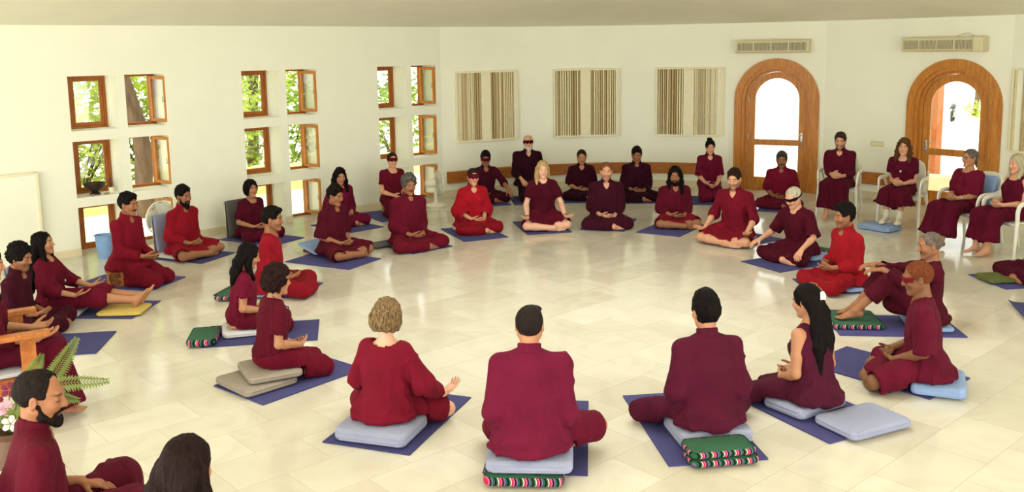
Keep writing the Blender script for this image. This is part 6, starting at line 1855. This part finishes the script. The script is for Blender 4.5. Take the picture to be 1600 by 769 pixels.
def outside():
    # level round the hall, falling gently away beyond
    bm = bmesh.new(); prof = [(0.5, -0.105), (9, -0.105), (18, -0.105), (32, -0.85), (50, -1.9), (75, -2.6), (110, -2.8)]; n = 48
    rings = [[bm.verts.new((0.8 + r * math.cos(2 * math.pi * k / n), 7.8 + r * math.sin(2 * math.pi * k / n), z)) for k in range(n)] for r, z in prof]
    for i in range(len(prof) - 1):
        for k in range(n): bm.faces.new((rings[i][k], rings[i][(k + 1) % n], rings[i + 1][(k + 1) % n], rings[i + 1][k]))
    bm.faces.new(rings[0]); struct(bm_obj('ground_outside', bm, M_OUT, smooth=True))
    d, out = facet(V0, V1)[2:]
    P = facet(V0, V1)[0]
    # low garden wall beyond the terrace
    t = empty('garden_wall'); t.matrix_world = facet_matrix(V0, V1, -2.0, -0.115, 3.4); tag(t, 'low pale yellow garden wall seen through the lowest left windows', 'garden wall')
    bm = bmesh.new(); box(bm, (0, 0, 0), (16, 0.25, 0.42)); bm_obj('wall_body', bm, M_PARAPET, t)
    bm = bmesh.new(); box(bm, (0, -0.04, 0.42), (16, 0.29, 0.48), 0.01); bm_obj('coping', bm, M_PARAPET, t)
    def L(s, o, z=-0.115): p = P(s, 0, o); return (p.x, p.y, z)
    G = 'trees in the garden beyond the windows'
    tree('garden_tree', L(4.40, 2.7), [(0.05, 0.0, -0.05), (0.07, 0.0, 1.2), (-0.03, 0, 1.75), (-0.19, -0.02, 2.35), (-0.55, -0.1, 3.6), (-0.8, -0.1, 4.6)], [((-0.5, 0.4, 4.6), (1.8, 1.6, 0.9), 1500), ((0.9, 1.0, 4.2), (1.4, 1.2, 0.8), 900), ((-1.6, 0.6, 4.0), (1.2, 1.2, 0.8), 900)], 'large leaning tree trunk seen through the second column of windows', G, M_LEAF, 0.125, seed=3)
    tree('garden_tree', L(5.2, 6.2), [(0, 0, 0), (0.1, 0, 1.6), (-0.2, 0.1, 3.2)], [((0, 0, 2.6), (1.5, 1.3, 1.5), 3200), ((-1.2, 0.3, 3.4), (1.2, 1.1, 1.0), 1000)], 'slender leafy tree beyond the middle group of windows', G, M_LEAF, 0.09, seed=4)
    tree('garden_tree', L(0.6, 7.2), [(0, 0, 0), (0.1, 0, 1.6), (0.2, 0.1, 3.2)], [((0, 0, 2.9), (2.0, 1.6, 1.7), 4000), ((1.3, 0.3, 2.0), (1.4, 1.3, 1.3), 2400)], 'bright leafy tree beyond the first column of windows', G, M_LEAF, 0.11, seed=5)
    tree('garden_tree', L(9.0, 7.6), [(0, 0, 0), (0.1, 0, 1.6), (0.2, 0.1, 3.4)], [((0, 0, 2.9), (1.9, 1.8, 1.8), 4000), ((-1.2, 0.6, 2.2), (1.2, 1.1, 1.2), 2000)], 'leafy tree beyond the last group of windows', G, M_LEAF, 0.12, seed=6)
    GS = 'shrubs behind the garden wall'
    for k, (s, o, h, m) in enumerate(((-0.2, 5.0, 1.5, M_LEAF), (1.4, 5.4, 1.7, M_LEAFD), (2.9, 5.2, 1.3, M_LEAF), (4.2, 4.9, 1.2, M_LEAF), (5.6, 5.2, 1.4, M_LEAFD), (7.0, 5.3, 1.6, M_LEAF), (8.4, 5.0, 1.5, M_LEAFD), (9.9, 5.3, 1.7, M_LEAF), (11.4, 5.4, 1.7, M_LEAFD))):
        tree('garden_shrub', L(s, o), None, [((0, 0, h * 0.55), (0.95, 0.85, h * 0.6), 900), ((0.2, 0.2, h), (0.6, 0.6, 0.5), 300)], 'leafy %s shrub behind the garden wall, %s of nine along it' % ('dark green' if m is M_LEAFD else 'light green', ('first', 'second', 'third', 'fourth', 'fifth', 'sixth', 'seventh', 'eighth', 'ninth')[k]), GS, m, leafsize=0.075, seed=20 + k)
    # terrace beyond the second door: column, low step, parked motorbike, trees
    Q = facet(V6, V7)[0]
    def R(s, o, z=-0.115): p = Q(s, 0, o); return (p.x, p.y, z)
    t = empty('terrace_column', R(-0.55, 2.73)); t.rotation_euler = (0, 0, 0.75); tag(t, 'terracotta coloured square column outside the second arched door', 'column')
    bm = bmesh.new(); box(bm, (-0.13, -0.13, 0.12), (0.13, 0.13, 3.2), 0.01); bm_obj('shaft', bm, M_COLUMN, t)
    bm = bmesh.new(); box(bm, (-0.17, -0.17, 0), (0.17, 0.17, 0.12), 0.01); bm_obj('plinth', bm, M_OUT, t)
    bm = bmesh.new(); box(bm, (-0.8, -0.16, 0), (0.8, 0.16, 0.30), 0.01); o = bm_obj('terrace_step', bm, M_OUT); o.location = R(-0.55, 2.0); o.rotation_euler = (0, 0, -0.8); tag(o, 'low white step on the terrace seen through the second arched door', 'step')
    build_bike((22.4, 47.0, -1.62), 1.05)
    bm = bmesh.new(); box(bm, (-2.2, 0.4, 2.75), (2.6, 4.2, 2.9)); o = bm_obj('terrace_roof', bm, M_OUT); o.matrix_world = facet_matrix(V6, V7, 0.5, 0.0); tag(o, 'plain terrace roof carried by the terracotta column', 'roof')  # roof slab out of view, added so the column stands in shade
    tree('garden_tree', (27.5, 55.0, -2.0), [(0, 0, 0), (0.1, 0, 1.6), (-0.2, 0.1, 3.2)], [((0, 0, 4.6), (3.4, 2.4, 1.8), 1500)], 'pale sunlit tree far beyond the second arched door', G, M_LEAF, 0.14, 0.10, seed=40)
    tree('garden_shrub', (26.0, 50.0, -1.85), None, [((0, 0, 0.6), (1.6, 0.9, 0.6), 900)], 'low pale shrub beyond the parked motorbike', GS, M_LEAF, seed=41)

def build_bike(loc, rz):
    M_T = plain('tyre', srgb(40, 40, 40), 0.8); M_B = plain('bike_paint', srgb(70, 74, 84), 0.3)
    t = empty('motorbike', loc, rz); tag(t, 'small grey motorbike parked far outside the second arched door', 'motorbike')
    for x in (-0.62, 0.62):
        bm = bmesh.new(); tube(bm, [(x + 0.27 * math.cos(a), 0, 0.31 + 0.27 * math.sin(a)) for a in np.linspace(0, 2 * math.pi, 25)[:-1]], 0.045, 8, True)
        for k in range(6):
            a = k * math.pi / 3; tube(bm, [(x, 0, 0.31), (x + 0.26 * math.cos(a), 0, 0.31 + 0.26 * math.sin(a))], 0.008, 5)
        bm_obj('wheel', bm, M_T, t, True)
    bm = bmesh.new(); tube(bm, bez([(0.62, 0, 0.31), (0.45, 0, 0.75), (0.36, 0, 0.98)], 4), 0.03, 8); tube(bm, bez([(-0.62, 0, 0.31), (-0.1, 0, 0.35), (0.25, 0, 0.45), (0.42, 0, 0.8)], 4), 0.035, 8); tube(bm, bez([(-0.62, 0, 0.55), (-0.2, 0, 0.65), (0.4, 0, 0.78)], 4), 0.03, 8); bm_obj('frame', bm, M_METAL, t, True)
    bm = bmesh.new(); bmesh.ops.create_uvsphere(bm, u_segments=16, v_segments=10, radius=1)
    for v in bm.verts: v.co = Vector((0.14 + v.co.x * 0.27, v.co.y * 0.14, 0.80 + v.co.z * 0.12))
    bm_obj('fuel_tank', bm, M_B, t, True)
    bm = bmesh.new(); box(bm, (-0.62, -0.12, 0.70), (-0.08, 0.12, 0.80), 0.04); bm_obj('saddle', bm, M_T, t, True)
    bm = bmesh.new(); box(bm, (-0.15, -0.13, 0.25), (0.25, 0.13, 0.58), 0.05); bm_obj('engine', bm, M_METAL, t, True)
    bm = bmesh.new(); tube(bm, [(0.24, -0.36, 1.02), (0.38, -0.2, 1.0), (0.38, 0.2, 1.0), (0.24, 0.36, 1.02)], 0.015, 7); bm_obj('handlebar', bm, M_METAL, t, True)
    bm = bmesh.new(); lathe(bm, [(0.03, -0.05), (0.08, 0.0), (0.085, 0.04), (0.01, 0.05)], 16, M=Matrix.Translation((0.5, 0, 0.88)) @ Matrix.Rotation(math.radians(90), 4, 'Y')); bm_obj('headlamp', bm, M_METAL, t, True)
outside()

# ------------------------------------------------------------------ daylight and added fill lamps
w = bpy.data.worlds.new('sky'); bpy.context.scene.world = w; w.use_nodes = True
nt = w.node_tree; bg = nt.nodes['Background']
bg.inputs['Color'].default_value = (1.0, 0.99, 0.955, 1); bg.inputs['Strength'].default_value = 2.4

def area(name, loc, direction, sx, sy, watt, col=(1, 0.985, 0.95), shape='RECTANGLE'):
    l = bpy.data.lights.new(name, 'AREA'); l.shape = shape; l.size = sx; l.size_y = sy; l.energy = watt; l.color = col
    o = bpy.data.objects.new(name, l); link(o); o.location = loc
    o.rotation_euler = Vector(direction).to_track_quat('-Z', 'Y').to_euler()
    return o
area('skylight', (0.8, 7.8, 4.2), (0, 0, -1), 3.6, 3.6, 135, (1, 0.99, 0.96), shape='DISK')  # added fill lamp below the opaque disc, brightens the hall from above
# added fill lamps, tilted up, in assumed windows behind and beside the camera
rest = [V8] + ROOM[9:] + [V0]
for i, watt in ((1, 70), (2, 120), (3, 185), (4, 240), (5, 170)):
    P, L, d, out = facet(rest[i], rest[i + 1])
    area('window_daylight', P(L / 2, 1.55, 0.1), -out + Vector((0, 0, 0.4)), L - 1.4, 2.1, watt)
# daylight at the arched doors and the left windows
sun = bpy.data.lights.new('sun', 'SUN'); sun.energy = 7.0; sun.angle = math.radians(1.0); sun.color = (1, 0.95, 0.82)
so = bpy.data.objects.new('sun', sun); link(so); so.rotation_euler = Vector((0.25, 0.35, -1.0)).to_track_quat('-Z', 'Y').to_euler()

# ------------------------------------------------------------------ camera
cam = bpy.data.cameras.new('camera'); co = bpy.data.objects.new('camera', cam); link(co)
f_px, pitch, roll = 1450.0, math.radians(8.4), 0.015
cam.sensor_fit = 'HORIZONTAL'; cam.sensor_width = 36.0; cam.lens = f_px / 1600 * 36.0
cam.shift_y = (287.0 - 384.5) / 1600.0
cam.clip_end = 200
F_ = Vector((0, math.cos(pitch), -math.sin(pitch))); r0 = Vector((1, 0, 0)); u0 = Vector((0, math.sin(pitch), math.cos(pitch)))
U_ = u0 * math.cos(roll) + r0 * math.sin(roll); R_ = r0 * math.cos(roll) - u0 * math.sin(roll)
M = Matrix.Identity(4); M.col[0][:3] = R_; M.col[1][:3] = U_; M.col[2][:3] = -F_; M.col[3][:3] = (0, 0, 2.5)
co.matrix_world = M
sc = bpy.context.scene; sc.camera = co
sc.view_settings.view_transform = 'Standard'; sc.view_settings.look = 'None'; sc.view_settings.gamma = 1.0; sc.view_settings.exposure = 0.03
sc.view_settings.use_curve_mapping = False
sc.cycles.use_denoising = True
sc.cycles.max_bounces = 8; sc.cycles.diffuse_bounces = 5; sc.cycles.glossy_bounces = 4; sc.cycles.transparent_max_bounces = 12
sc.cycles.sample_clamp_indirect = 8.0
